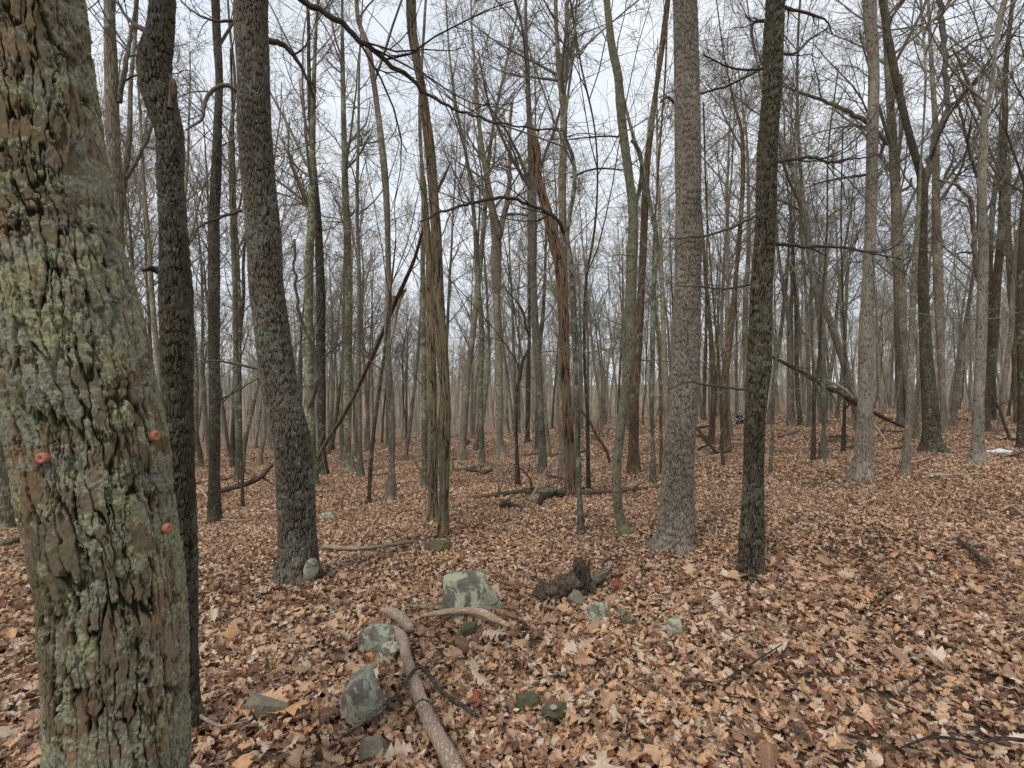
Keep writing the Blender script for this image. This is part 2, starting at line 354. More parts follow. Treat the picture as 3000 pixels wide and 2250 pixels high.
def trunk_plain(path, rad, sides=14, seed=0, step=.12):
    L = np.linalg.norm(np.diff(path, axis=0), axis=1).sum(); n = max(12, int(L / step))
    PR = catmull(np.c_[path, rad], n); C = PR[:, :3]; R = np.maximum(PR[:, 3], .006)
    T = np.gradient(C, axis=0); T /= np.linalg.norm(T, axis=1, keepdims=True)
    A = np.cross(T, [0, 1., 0]); A /= np.linalg.norm(A, axis=1, keepdims=True) + 1e-9; B = np.cross(T, A)
    th = np.arange(sides) / sides * 2 * math.pi; TH, ZZ = np.meshgrid(th, C[:, 2])
    Rm = float(np.median(R)); lu = fbm(np.cos(TH) * 1.3 + seed, np.sin(TH) * 1.3, ZZ * 1.6, 3, seed) - .5
    Rr = R[:, None] * (1 + .28 * lu)
    V = C[:, None, :] + Rr[..., None] * (A[:, None] * np.cos(TH)[..., None] + B[:, None] * np.sin(TH)[..., None])
    i = np.arange(n - 1)[:, None] * sides; j = np.arange(sides)[None]; j2 = (j + 1) % sides
    F = np.stack([i + j, i + j2, i + sides + j2, i + sides + j], -1).reshape(-1, 4)
    return V.reshape(-1, 3), F, None, PR

def ext_up(path, rad, top, keep=.6):
    """carry a traced trunk on above the frame to height top"""
    p = path[-1]; d = path[-1] - path[-2]; d /= np.linalg.norm(d); out = [p]; rr = [rad[-1]]; r = rad[-1]
    H = top - p[2]
    if H < .6: return path, rad
    n = max(2, int(H / 2.0)); dd = d.copy()
    for i in range(n):
        dd = dd * .8 + np.array([0, 0, .25]) + rng.normal(0, .05, 3); dd /= np.linalg.norm(dd)
        out.append(out[-1] + dd * H / n); rr.append(max(.02, rad[-1] * (1 - .8 * (i + 1) / n)))
    return np.vstack([path, out[1:]]), np.r_[rad, rr[1:]]

def limb_obj(t, base, pix, Ys, m, seed, tw=(4, 4, 2), rmin=.0025, sides=8, name='limb'):
    """a traced branch: pix rows (x, y, width), Ys start and end depth"""
    n = len(pix); Y = np.linspace(Ys[0], Ys[1], n)
    p = np.array([P(a[0], a[1], y) for a, y in zip(pix, Y)]); r = np.array([a[2] / 3000 * y * cosx(a[0]) for a, y in zip(pix, Y)])
    PR = catmull(np.c_[p, r], max(10, n * 5)); acc = Acc()
    pts = PR[None, :, :3].copy(); L = np.linalg.norm(p[-1] - p[0])
    pts[0, 1:-1] += rng.normal(0, .006 * L, (PR.shape[0] - 2, 3)) * .6
    rad = np.maximum(PR[None, :, 3], .002); acc.tube(pts, rad, sides)
    if tw: twigs(acc, pts, rad, tw, rmin)
    return acc.build(name, m, t, org=base)

HERO = {}
def hero(key, label, pts, mt, Y=None, dense=None, top=17, crn=None, dead=None, limbs=(), cat='tree', name='bare_tree', twm=None, tilt=0, group=None, capjag=False, basesink=.25, dirt=True):
    """pts rows (centre x, y, width) from the base up, in photograph pixels; Y = depth, else from the base row"""
    pts = list(pts); y0 = pts[0]
    if Y is None: Y = solveY(y0[0], y0[1])
    p = np.array([P(a, b, Y) for a, b, c in pts]); r = np.array([c / 3000 * Y * cosx(a) for a, b, c in pts])
    gx = (y0[0] - 1500) / 1500 * Y; gz = float(terr(gx, Y))
    if p[0, 2] > gz + .05:   # hidden base: carry it down to the ground
        p = np.vstack([[p[0, 0], Y, gz], p]); r = np.r_[r[0] * 1.25, r]
    p[:, 1] += tilt * (p[:, 2] - p[0, 2])
    base = p[0].copy(); base[2] = gz
    p = np.vstack([p[0] - [0, 0, basesink], p]); r = np.r_[r[0] * 1.3, r]; r[1] *= 1.1
    vis = p[-1, 2]
    if not dense and p[2, 2] - p[1, 2] > .45:
        z0_, z1_ = p[1, 2], p[2, 2]; f_ = lambda h: np.array([p[1] + (p[2] - p[1]) * min(.9, h / max(z1_ - z0_, .01))])
        rb = r[1]; p = np.vstack([p[:2], f_(.10), f_(.32), p[2:]]); r = np.r_[r[0] * 1.35, rb * 1.3, rb * 1.08, rb * .97, r[2:]]
    if top: p, r = ext_up(p, r, top)
    t = thing(name, base, label, cat, group)
    seed = abs(hash(key)) % 97 if False else sum(ord(c) * (i + 3) for i, c in enumerate(key)) % 97
    if dense:
        d = dict(dense); around = d.pop('around'); ds = d.pop('ds')
        L = np.linalg.norm(np.diff(p, axis=0), axis=1); tot = L.sum(); vlen = min(tot, max(1., (vis - p[0, 2]) * 1.1 + .3))
        zs = np.r_[np.linspace(0, vlen / tot, int(vlen / ds)), np.linspace(vlen / tot, 1, max(3, int((tot - vlen) / .25)))[1:]] if tot > vlen + .3 else np.linspace(0, 1, int(tot / ds))
        V, F, at, PR = trunk_dense(p, r, around, zs, seed=seed, **d)
        mk('trunk', V, F, M[mt], t, attrs=at, org=base)
    else:
        V, F, at, PR = trunk_plain(p, r, 14 if Y < 16 else 10, seed, .1 if Y < 16 else .25)
        mk('trunk', V, F, M[mt], t, org=base)
    twm = twm or ('twd' if mt in ('dark', 'b2') else 'tw')
    k = np.linspace(0, len(PR) - 1, 60).astype(int)
    s_ = np.r_[0, np.cumsum(np.linalg.norm(np.diff(PR[:, :3], axis=0), axis=1))]; s_ /= s_[-1]
    tp = np.stack([np.interp(np.linspace(0, 1, 60), s_, PR[:, q]) for q in range(3)], -1); tr = np.interp(np.linspace(0, 1, 60), s_, PR[:, 3])
    acc = Acc(); rm = max(.003, Y * .00022)
    H = tp[-1, 2] - gz
    if crn: crown(acc, tp, tr, crn[0], crn[1], crn[2] if len(crn) > 2 else (7, 6, 3), rmin=rm)
    if dead: lowdead(acc, tp, tr, dead[0], dead[1], dead[2], L=dead[3] if len(dead) > 3 else (.8, 2.4), rmin=max(.0018, Y * .0002))
    if acc.n: acc.build('crown', M[twm], t, org=base)
    for L_ in limbs:
        m_ = M[L_[3]] if len(L_) > 3 else M[twm]
        limb_obj(t, base, L_[0], L_[1], m_, seed, tw=L_[2], rmin=max(.002, Y * .0002))
    HERO[key] = (t, base, Y); return t

# --- nearest trees
hero('T1', 'thick lichen-crusted leaning trunk with deep bark furrows, filling the left edge', [(352, 2600, 455), (354, 2250, 432), (352, 2040, 428), (346, 1860, 432), (330, 1680, 436), (310, 1545, 444), (288, 1428, 458), (270, 1292, 468), (236, 1157, 478), (200, 976, 480), (160, 795, 476), (135, 723, 478), (106, 520, 474), (74, 316, 470), (52, 181, 472), (32, 0, 478), (0, -300, 470)],
     'big', Y=1.5, dense=dict(around=700, ds=.0031, cw=.029, ch=.24, amp=.016, lich=1., lthr=.515, ltop=1, rough=.0020, lamp=.0012, lump=.05, crack=.25), top=13, crn=(8, .5, (3, 3, 0)), name='oak_tree')
hero('T2', 'dark crooked trunk with a torn reddish branch scar, right behind the leaning lichen-covered oak', [(540, 2145, 118), (535, 2040, 104), (532, 1900, 100), (530, 1636, 98), (524, 1428, 100), (520, 1157, 94), (516, 840, 98), (511, 723, 86), (500, 542, 80), (495, 384, 86), (472, 300, 98), (458, 249, 103), (453, 181, 102), (470, 90, 86), (476, 0, 75), (490, -200, 70)],
     'dark', dense=dict(around=260, ds=.006, cw=.015, ch=.065, amp=.011, rough=.003, lich=.8, lthr=.60, lamp=.002), top=12, crn=(6, .6, (3, 3, 0)), name='crooked_tree',
     limbs=[([(430, 90, 22), (389, 68, 14), (344, 9, 9), (320, -40, 6)], (2.4, 2.6), (4, 3, 0)), ([(470, 795, 30), (440, 786, 20), (415, 791, 14)], (2.35, 2.3), None, 'b2'),
            ([(500, 316, 20), (508, 270, 26), (505, 236, 18), (500, 222, 5)], (2.28, 2.26), None, 'b5')])
hero('T3', 'slender straight dark trunk standing between the crooked dark tree and the big slanting trunk', [(629, 1534, 42), (628, 1428, 36), (629, 1202, 34), (627, 1021, 34), (627, 795, 36), (628, 633, 32), (634, 497, 30), (638, 362, 25), (642, 226, 23), (636, 120, 24), (631, 0, 25)],
     'dark', dense=dict(around=110, ds=.012, cw=.018, ch=.06, amp=.012, lich=.8, lthr=.6), top=14, crn=(8, .5, (4, 4, 2)), dead=(5, .1, .45), name='slender_tree')
hero('T4', 'big slanting grey-brown trunk with a round pale lichen patch at its foot', [(872, 1703, 158), (872, 1675, 140), (873, 1636, 122), (870, 1545, 112), (865, 1428, 113), (855, 1292, 110), (823, 1157, 109), (798, 976, 104), (780, 840, 104), (775, 723, 103), (758, 542, 102), (745, 362, 101), (742, 181, 97), (738, 110, 100), (735, 60, 104), (739, 0, 95), (742, -150, 92)],
     'mid', dense=dict(around=330, ds=.009, cw=.0135, ch=.085, amp=.012, rough=.002, crack=.62, lich=.8, lthr=.62, flare=(5, .10, .22), lamp=.002), top=16, crn=(8, .55, (3, 3, 0)), name='oak_tree',
     limbs=[([(785, 118, 20), (823, 127, 18), (873, 181, 12), (904, 244, 8), (925, 300, 5)], (4.9, 5.2), (5, 4, 2), 'twd'),
            ([(695, 267, 14), (669, 251, 15), (610, 280, 13), (597, 316, 12), (592, 348, 10), (543, 382, 6)], (4.9, 4.7), (4, 3, 2)),
            ([(710, 617, 11), (633, 642, 9), (579, 669, 7), (561, 710, 4)], (5, 4.7), (4, 3, 2), 'twd'),
            ([(760, 1082, 10), (669, 1062, 8), (610, 1057, 6), (560, 1078, 4)], (5, 4.6), (4, 3, 1)),
            ([(700, 60, 12), (620, 58, 8), (560, 30, 6), (510, -20, 4)], (5, 4.9), (4, 3, 1), 'twd'),
            ([(800, -60, 22), (886, 0, 20), (1000, 68, 17), (1090, 145, 15), (1181, 217, 13), (1249, 276, 10), (1316, 312, 8), (1452, 357, 6), (1651, 384, 4)], (5.2, 6.2), (9, 4, 2), 'twd')])
hero('T13', 'stout pale grey trunk with flared foot and fine scaly bark, right of centre', [(1972, 1612, 150), (1976, 1580, 118), (1981, 1545, 110), (1984, 1428, 98), (1990, 1315, 92), (2002, 1202, 84), (2008, 1066, 84), (2012, 886, 82), (2017, 750, 78), (2019, 700, 86), (2018, 660, 80), (2015, 452, 77), (2012, 226, 75), (2007, 0, 71), (2004, -150, 68)],
     'pale', dense=dict(around=400, ds=.009, cw=.0115, ch=.065, amp=.008, lich=.5, lthr=.67, flare=(4, .12, .25), lump=.04, crack=.62), top=18, crn=(8, .6, (3, 3, 0)), name='oak_tree',
     limbs=[([(1975, 300, 10), (1955, 285, 9), (1935, 299, 6)], (6, 5.8), (3, 2, 0), 'twd'), ([(2050, 275, 7), (2136, 249, 7), (2233, 199, 5)], (6, 5), (6, 4, 2), 'twd')])
hero('T14', 'dark rough-barked trunk right of the stout pale trunk, leaning slightly right', [(2201, 1690, 100), (2201, 1660, 86), (2201, 1636, 80), (2204, 1545, 72), (2206, 1473, 64), (2209, 1338, 62), (2213, 1202, 62), (2224, 1066, 72), (2228, 931, 68), (2233, 795, 66), (2241, 678, 60), (2245, 542, 61), (2250, 407, 59), (2261, 271, 56), (2267, 90, 60), (2272, 0, 57), (2278, -150, 54)],
     'dark', dense=dict(around=300, ds=.009, cw=.0135, ch=.08, amp=.012, rough=.002, crack=.62, lich=.6, lthr=.65, flare=(5, .12, .18)), top=15, crn=(8, .55, (3, 3, 0)), name='oak_tree',
     limbs=[([(2265, 474, 12), (2330, 465, 12), (2384, 461, 11), (2434, 475, 9), (2497, 466, 7), (2588, 454, 4)], (4.6, 5.0), (6, 4, 2), 'twd'),
            ([(2262, 714, 13), (2384, 723, 11), (2497, 728, 9), (2565, 746, 6), (2640, 760, 4)], (4.6, 4.9), (7, 4, 2), 'twd'),
            ([(2222, 628, 10), (2136, 669, 9), (2070, 690, 7), (1960, 700, 4)], (4.6, 4.4), (6, 4, 2), 'twd'),
            ([(2290, 20, 14), (2316, 27, 11), (2384, 45, 9), (2420, 60, 6), (2440, 100, 4)], (4.6, 4.7), (5, 4, 2), 'twd'),
            ([(2290, 158, 9), (2325, 158, 9), (2370, 118, 8), (2420, 86, 5)], (4.6, 4.7), (5, 3, 2), 'twd'),
            ([(2245, 59, 12), (2208, 68, 10), (2206, 127, 8), (2212, 150, 5)], (4.6, 4.5), (3, 3, 1), 'twd'),
            ([(2290, 5, 16), (2330, -30, 12), (2400, -80, 8)], (4.6, 4.6), (4, 3, 1), 'twd'),
            ([(2245, 199, 8), (2180, 205, 7), (2120, 190, 6), (2060, 160, 4)], (4.6, 4.3), (5, 3, 2), 'twd'),
            ([(2195, 1143, 8), (2136, 1136, 8), (2090, 1130, 8), (2000, 1122, 6), (1960, 1140, 4)], (4.6, 4.5), (4, 3, 1)),
            ([(2205, 831, 7), (2113, 847, 6), (2060, 840, 5), (1985, 838, 4)], (4.6, 4.5), (4, 3, 1), 'twd')])
# --- dead double trunk and its neighbours
D7 = dict(around=170, ds=.012, cw=.024, ch=.6, amp=.010, lich=.6, lthr=.60, crack=.6, lump=.14)
hero('T7', 'tall shaggy dead trunk with peeling yellow-brown wood, nearer strand of the double snag', [(1298, 1577, 38), (1300, 1500, 32), (1302, 1338, 32), (1304, 1202, 32), (1304, 1157, 31), (1294, 1021, 36), (1284, 850, 32), (1282, 750, 30), (1274, 633, 30), (1268, 542, 30), (1261, 452, 30), (1250, 362, 29), (1238, 271, 24), (1222, 181, 25), (1208, 90, 28), (1204, 0, 29), (1200, -100, 26)],
     'deadd', dense=D7, top=11, crn=(4, .7, (3, 2, 0)), name='dead_tree', limbs=[([(1280, 560, 10), (1300, 520, 8), (1320, 475, 3)], (6.4, 6.4), None, 'b5')])
hero('T7b', 'splintered broken-topped dead trunk, left strand of the double snag', [(1269, 1481, 32), (1268, 1380, 30), (1267, 1200, 27), (1263, 1000, 27), (1260, 850, 26), (1259, 750, 24), (1251, 678, 22), (1243, 580, 18), (1238, 520, 15), (1234, 492, 4)],
     'deadd', Y=7.3, dense=D7, top=None, name='dead_tree')
hero('T8', 'rotten reddish-brown dead trunk curving up left to a broken top, beside the thin dark sapling', [(1671, 1457, 34), (1671, 1338, 31), (1661, 1202, 30), (1655, 1066, 29), (1649, 886, 31), (1636, 750, 36), (1627, 723, 34), (1612, 655, 30), (1593, 588, 27), (1575, 520, 28), (1566, 429, 30), (1557, 385, 20), (1552, 345, 4)],
     'brown', dense=dict(around=150, ds=.018, cw=.030, ch=.6, amp=.014, lich=.5, lthr=.62, crack=.6, lump=.16), top=None, name='dead_tree')
hero('T9', 'thin grey-green sapling growing just right of the rotten reddish-brown trunk', [(1703, 1565, 24), (1699, 1480, 17), (1694, 1338, 15), (1691, 1202, 14), (1685, 1066, 14), (1680, 931, 14), (1670, 750, 15), (1661, 700, 14), (1669, 633, 12), (1683, 542, 12), (1676, 452, 11), (1655, 398, 10), (1662, 300, 8), (1680, 150, 7), (1690, 0, 5)],
     'b4', top=8, crn=(7, .5, (4, 3, 2)), dead=(6, .25, .6), name='sapling',
     limbs=[([(1660, 690, 12), (1633, 646, 11), (1565, 606, 10), (1488, 581, 10), (1407, 588, 9), (1289, 624, 7), (1230, 650, 5)], (6.6, 6.0), (8, 4, 2), 'twd'), ([(1672, 520, 7), (1740, 495, 6), (1830, 498, 4)], (6.5, 6.3), (5, 3, 2), 'twd')])
hero('T10', 'mossy curving trunk bowed left at the foot, just left of the stout pale trunk', [(1834, 1572, 42), (1820, 1530, 32), (1808, 1450, 27), (1806, 1383, 26), (1814, 1292, 25), (1831, 1157, 27), (1846, 1021, 27), (1849, 886, 29), (1852, 750, 31), (1855, 633, 28), (1843, 520, 24), (1828, 407, 25), (1818, 316, 25), (1811, 226, 23), (1793, 136, 22), (1780, 23, 18), (1774, -60, 17)],
     'mossy', dense=dict(around=150, ds=.014, cw=.02, ch=.06, amp=.009, lich=.9, lthr=.54), top=14, crn=(8, .5, (4, 4, 2)), dead=(5, .12, .4), name='mossy_tree',
     limbs=[([(1858, 620, 14), (1880, 500, 12), (1872, 440, 11), (1850, 410, 9)], (6.4, 6.4), None, 'b4'), ([(1815, 400, 6), (1750, 400, 5), (1650, 410, 3)], (6.4, 6.0), (4, 3, 1), 'twd')])
hero('T11', 'tall brown trunk directly behind the mossy curving trunk, leaning right upward', [(1858, 1392, 36), (1857, 1300, 31), (1857, 1202, 29), (1868, 1021, 27), (1879, 840, 22), (1886, 678, 22), (1896, 475, 20), (1909, 362, 18), (1924, 249, 14), (1940, 136, 17), (1954, 23, 17), (1962, -60, 12)], 'b5', top=17, crn=(10, .55), dead=(6, .15, .5))
hero('T12', 'slender lichen-spotted trunk close against the left side of the stout pale trunk', [(1913, 1420, 20), (1913, 1338, 15), (1910, 1202, 14), (1912, 976, 15), (1915, 840, 13), (1922, 700, 14), (1905, 600, 13), (1880, 480, 12), (1850, 380, 10), (1825, 280, 8)], 'b4', top=15, crn=(9, .5), dead=(4, .15, .5))
hero('Td', 'slim pale grey tree with a dark leaning stem touching it, left of the double snag', [(1142, 1466, 32), (1146, 1400, 26), (1148, 1292, 21), (1142, 1157, 22), (1134, 1021, 20), (1138, 886, 20), (1137, 750, 17), (1134, 620, 18), (1124, 475, 21), (1111, 362, 18), (1093, 226, 17), (1077, 136, 18), (1050, 60, 14), (1043, -20, 12)], 'b3', top=15, crn=(9, .5, (5, 5, 3)), dead=(8, .12, .5))
hero('Tc', 'thin black leaning stem at the left side of the slim pale grey tree', [(1081, 1466, 15), (1084, 1400, 13), (1097, 1247, 11), (1112, 1134, 11), (1122, 1066, 9), (1133, 960, 8), (1150, 800, 6), (1160, 700, 4)], 'b2', Y=10.2, top=None, crn=(5, .5, (4, 3, 0)), name='sapling')
hero('Tg', 'thin crooked dark sapling with an S-bend, in front of the centre trunks', [(1517, 1426, 14), (1514, 1320, 10), (1513, 1202, 9), (1514, 1140, 10), (1526, 1095, 9), (1530, 1060, 9), (1548, 1025, 8), (1553, 1000, 8), (1541, 960, 7), (1530, 908, 7), (1510, 880, 5), (1480, 845, 4)], 'b2', top=None, crn=(5, .5, (4, 3, 2)), dead=(4, .3, .9, (.5, 1.2)), name='sapling')
hero('T719', 'thin dark sapling standing right of the rotten trunk and the grey-green sapling', [(1724, 1438, 12), (1722, 1300, 11), (1721, 1202, 11), (1714, 1100, 9), (1712, 960, 9), (1720, 800, 8), (1738, 700, 7), (1750, 560, 6), (1745, 400, 5)], 'b2', top=9, crn=(8, .4, (4, 3, 2)), name='sapling')
hero('Te', 'light grey tree blotched with pale green lichen and forking high, at picture centre', [(1467, 1342, 36), (1465, 1300, 25), (1463, 1202, 23), (1460, 1021, 22), (1456, 886, 22), (1453, 773, 33), (1454, 700, 30), (1440, 600, 20), (1430, 542, 18), (1415, 452, 15), (1402, 350, 12), (1390, 200, 9)], 'b3', top=21, crn=(14, .45), dead=(6, .2, .45), limbs=[([(1460, 700, 20), (1475, 640, 18), (1490, 560, 14), (1493, 450, 10), (1498, 300, 7)], (24, 24.5), (8, 6, 3), 'b3')])
hero('Tf', 'narrow grey trunk just left of the light lichen-blotched centre tree', [(1412, 1360, 17), (1410, 1250, 15), (1408, 1157, 15), (1411, 976, 14), (1398, 795, 14), (1390, 650, 12), (1370, 480, 10), (1340, 330, 8)], 'b4', top=20, crn=(12, .4), dead=(5, .2, .45))
hero('Th', 'straight brown-grey trunk between the S-bend sapling and the rotten reddish trunk', [(1590, 1392, 27), (1588, 1300, 22), (1582, 1157, 20), (1571, 976, 20), (1562, 795, 20), (1560, 678, 27), (1560, 560, 24), (1556, 450, 20), (1549, 316, 15), (1545, 200, 13), (1541, 90, 9), (1540, 0, 8)], 'b1', top=17, crn=(11, .4), dead=(6, .15, .5))
hero('Tk', 'grey trunk behind the rotten reddish one, forking into two upright stems at the top', [(1650, 900, 24), (1650, 700, 22), (1647, 588, 23), (1649, 452, 21), (1648, 271, 21), (1640, 220, 18), (1632, 120, 13), (1628, 0, 12)], 'b1', Y=11.5, top=14, crn=(8, .5), limbs=[([(1650, 240, 15), (1660, 120, 12), (1662, 0, 12), (1668, -60, 8)], (11.5, 11.6), (4, 4, 2), 'b1')])
hero('Ta', 'lichen-mottled grey trunk rising right of the leaning dead pole\'s foot', [(1020, 1380, 40), (1019, 1330, 30), (1018, 1200, 27), (1020, 1000, 24), (1022, 850, 24), (1018, 700, 22), (1012, 560, 20), (1008, 400, 17), (1004, 200, 14)], 'b4', top=21, crn=(12, .42), dead=(5, .2, .5))
hero('Tb', 'thin brown trunk between the lichen-mottled grey one and the thin black leaning stem', [(1056, 1398, 20), (1055, 1330, 15), (1053, 1200, 14), (1050, 1000, 13), (1052, 800, 12), (1046, 600, 11), (1050, 400, 9)], 'b1', top=18, crn=(10, .4), dead=(5, .2, .5))
hero('T6B', 'upright brown trunk immediately right of the big slanting trunk', [(945, 1394, 38), (943, 1330, 30), (941, 1200, 29), (940, 1000, 28), (939, 850, 28), (934, 700, 24), (925, 560, 20), (912, 400, 17), (905, 200, 12), (900, 0, 9)], 'b2', top=20, crn=(12, .42), dead=(5, .2, .5), twm='tw')
hero('T6A', 'lichen-specked trunk half hidden behind the big slanting trunk, with a sinuous limb', [(915, 1350, 30), (908, 1150, 28), (905, 950, 27), (905, 795, 26), (912, 650, 24), (915, 500, 20), (918, 300, 15), (925, 100, 10)], 'b4', Y=15, top=18, crn=(11, .4), limbs=[([(905, 1190, 16), (925, 1140, 13), (925, 1040, 12), (890, 960, 11), (868, 860, 10), (862, 700, 8)], (14.8, 13.6), (4, 4, 2), 'b3')])
hero('Tgreen', 'green-stained trunk showing behind the left edge of the double snag', [(1244, 1432, 24), (1244, 1330, 20), (1243, 1200, 18), (1241, 1000, 16), (1238, 800, 15), (1240, 600, 12)], 'b4', top=17, crn=(9, .45), dead=(3, .2, .5))
hero('T5', 'pale grey trunk showing between the leaning oak and the dark crooked trunk, high up', [(352, 1000, 40), (346, 760, 40), (340, 542, 42), (332, 407, 42), (326, 226, 44), (319, 0, 33), (316, -60, 30)], 'b1', Y=7, top=15, crn=(8, .5, (4, 4, 2)), limbs=[([(350, 300, 18), (368, 180, 16), (385, 90, 12), (400, 0, 10)], (7, 7), (4, 4, 2), 'b1')])
hero('T5b', 'slim twin-stemmed tree glimpsed left of the dark crooked trunk', [(350, 900, 24), (350, 640, 24), (360, 560, 22), (378, 407, 18), (384, 226, 14), (396, 100, 12), (400, 0, 15)], 'b1', Y=8.5, top=14, crn=(9, .45, (4, 4, 2)), limbs=[([(372, 520, 16), (400, 470, 14), (440, 385, 11), (455, 330, 8)], (8.5, 8.6), (5, 4, 2), 'b1')])
hero('TL1', 'greenish trunk cut off by the left edge behind the leaning oak', [(12, 1552, 60), (10, 1400, 52), (6, 1250, 48), (2, 1100, 46), (-4, 800, 44)], 'b4', top=16, crn=(8, .5, (3, 3, 0)))
hero('TL2', 'dark narrow trunk between the left edge trunk and the leaning oak', [(56, 1520, 28), (50, 1400, 24), (40, 1200, 22), (30, 1000, 20)], 'b4', top=14, crn=(8, .5, (3, 3, 0)))
# --- right side
hero('T15', 'smooth grey-brown trunk with broad pale foot, right of the dark rough one', [(2520, 1408, 82), (2525, 1370, 64), (2530, 1292, 52), (2536, 1157, 45), (2538, 976, 46), (2543, 850, 38), (2550, 678, 35), (2556, 407, 36), (2559, 181, 34), (2550, 60, 40), (2546, -20, 44)], 'pale', dense=dict(around=150, ds=.028, cw=.03, ch=.10, amp=.012, lich=.6, lthr=.60, flare=(4, .1, .3)), top=17, crn=(10, .5), dead=(5, .2, .5), name='oak_tree',
     limbs=[([(2540, 512, 11), (2480, 520, 9), (2420, 530, 6), (2360, 550, 4)], (11, 10.5), (5, 4, 2), 'twd')])
hero('T16', 'slim tree with a kinked foot left of the huge dark twin-forked trunk', [(2649, 1396, 42), (2653, 1370, 33), (2655, 1330, 28), (2661, 1270, 25), (2664, 1157, 23), (2669, 1021, 20), (2677, 840, 19), (2684, 720, 16), (2692, 600, 13), (2698, 480, 8)], 'b3', top=9, crn=(7, .55, (4, 4, 2)), dead=(9, .25, .8), name='slender_tree')
hero('T17', 'huge dark trunk with wide foot, forking into two great limbs near the right', [(2733, 1328, 92), (2730, 1290, 66), (2726, 1202, 52), (2718, 1100, 44), (2713, 1021, 38), (2704, 840, 32), (2701, 678, 31), (2702, 560, 33), (2700, 520, 28), (2680, 452, 24), (2644, 316, 23), (2620, 203, 24), (2595, 68, 20), (2580, -20, 18)], 'dark', dense=dict(around=190, ds=.03, cw=.035, ch=.12, amp=.022, lich=.6, lthr=.62, flare=(5, .12, .4)), top=22, crn=(13, .45), name='oak_tree', twm='tw',
     limbs=[([(2706, 560, 24), (2732, 452, 22), (2748, 390, 20), (2770, 339, 19), (2770, 226, 18), (2761, 90, 20), (2752, 0, 18), (2750, -60, 14)], (17, 17), (10, 6, 3), 'b1'), ([(2765, 350, 12), (2800, 310, 10), (2836, 270, 6)], (17, 16.6), (5, 4, 3), 'b1')])
hero('T18', 'grey trunk standing behind the kinked slim tree, arching a long limb to the left', [(2683, 1320, 34), (2672, 1200, 30), (2655, 1080, 28), (2646, 976, 28), (2637, 840, 35), (2629, 723, 34), (2625, 588, 33), (2616, 407, 28), (2606, 280, 24), (2598, 150, 20), (2590, 0, 22)], 'b1', Y=18.5, top=21, crn=(12, .42), dead=(5, .2, .5),
     limbs=[([(2600, 420, 16), (2542, 362, 16), (2475, 321, 14), (2398, 289, 11), (2289, 253, 7)], (18.5, 16.5), (8, 6, 3), 'b3'), ([(2640, 560, 12), (2665, 545, 11), (2670, 520, 6)], (18.5, 18.3), (3, 3, 2), 'b1')])
hero('T19', 'pale grey trunk just right of the huge dark forked trunk', [(2767, 1272, 22), (2764, 1200, 20), (2756, 1021, 26), (2748, 795, 31), (2742, 588, 26), (2742, 400, 20), (2730, 200, 14)], 'b3', top=21, crn=(12, .42), dead=(5, .2, .5))
hero('T20', 'pale grey-footed tree with several curving forks, left of the white snow patch', [(2861, 1360, 60), (2864, 1320, 46), (2866, 1202, 36), (2873, 1066, 33), (2878, 886, 34), (2881, 773, 31), (2880, 678, 30), (2877, 542, 27), (2881, 429, 27), (2886, 339, 22), (2901, 271, 16), (2920, 113, 14), (2932, 45, 20), (2950, -30, 14)], 'pale', dense=dict(around=110, ds=.035, cw=.04, ch=.14, amp=.012, lich=.6, lthr=.58), top=17, crn=(9, .45), dead=(4, .2, .4), name='oak_tree',
     limbs=[([(2884, 350, 14), (2836, 240, 12), (2810, 180, 10), (2787, 136, 7)], (14, 13.7), (6, 5, 3), 'b1'), ([(2874, 860, 18), (2853, 700, 18), (2850, 640, 17), (2845, 590, 16), (2814, 551, 13), (2746, 524, 8)], (14, 13.2), (6, 5, 3), 'b1'), ([(2890, 620, 10), (2920, 560, 9), (2970, 480, 6)], (14, 13.6), (5, 4, 2), 'b1'), ([(2862, 520, 12), (2840, 440, 11), (2815, 330, 9), (2790, 250, 6)], (14, 13.6), (5, 5, 3), 'b1')])
hero('T21', 'dark trunk behind the clean pale-footed tree at the right', [(2905, 1231, 34), (2905, 1150, 30), (2900, 1000, 28), (2898, 850, 24), (2905, 650, 18), (2930, 400, 12)], 'b2', top=21, crn=(11, .4), twm='tw')
hero('T22', 'broken-topped brown dead trunk near the right edge', [(2982, 1242, 28), (2978, 1150, 25), (2974, 1021, 23), (2966, 900, 23), (2960, 795, 23), (2952, 678, 22), (2953, 560, 18), (2955, 490, 15), (2957, 455, 3)], 'b5', top=None, crn=(6, .5, (3, 3, 0)), name='dead_tree')
hero('T23', 'dark trunk cut by the right edge of the picture', [(3000, 1315, 44), (2998, 1200, 36), (2996, 1050, 32), (2992, 900, 28), (2996, 700, 24), (3010, 500, 20)], 'b2', top=18, crn=(11, .35), twm='twd', dead=(6, .2, .5))
hero('m1', 'straight mid-sized dark trunk left of the smooth grey-brown one, beside a thinner stem', [(2413, 1351, 28), (2413, 1300, 22), (2411, 1157, 19), (2406, 976, 19), (2395, 880, 18), (2380, 800, 17), (2370, 700, 14), (2350, 550, 11)], 'b1', top=16, crn=(10, .4), dead=(4, .2, .5))
hero('m2', 'thin dark stem just left of the straight mid-sized trunk', [(2382, 1353, 15), (2384, 1250, 12), (2387, 1150, 11), (2398, 1060, 9), (2404, 950, 8)], 'b2', top=10, crn=(8, .4, (4, 4, 2)), name='sapling')
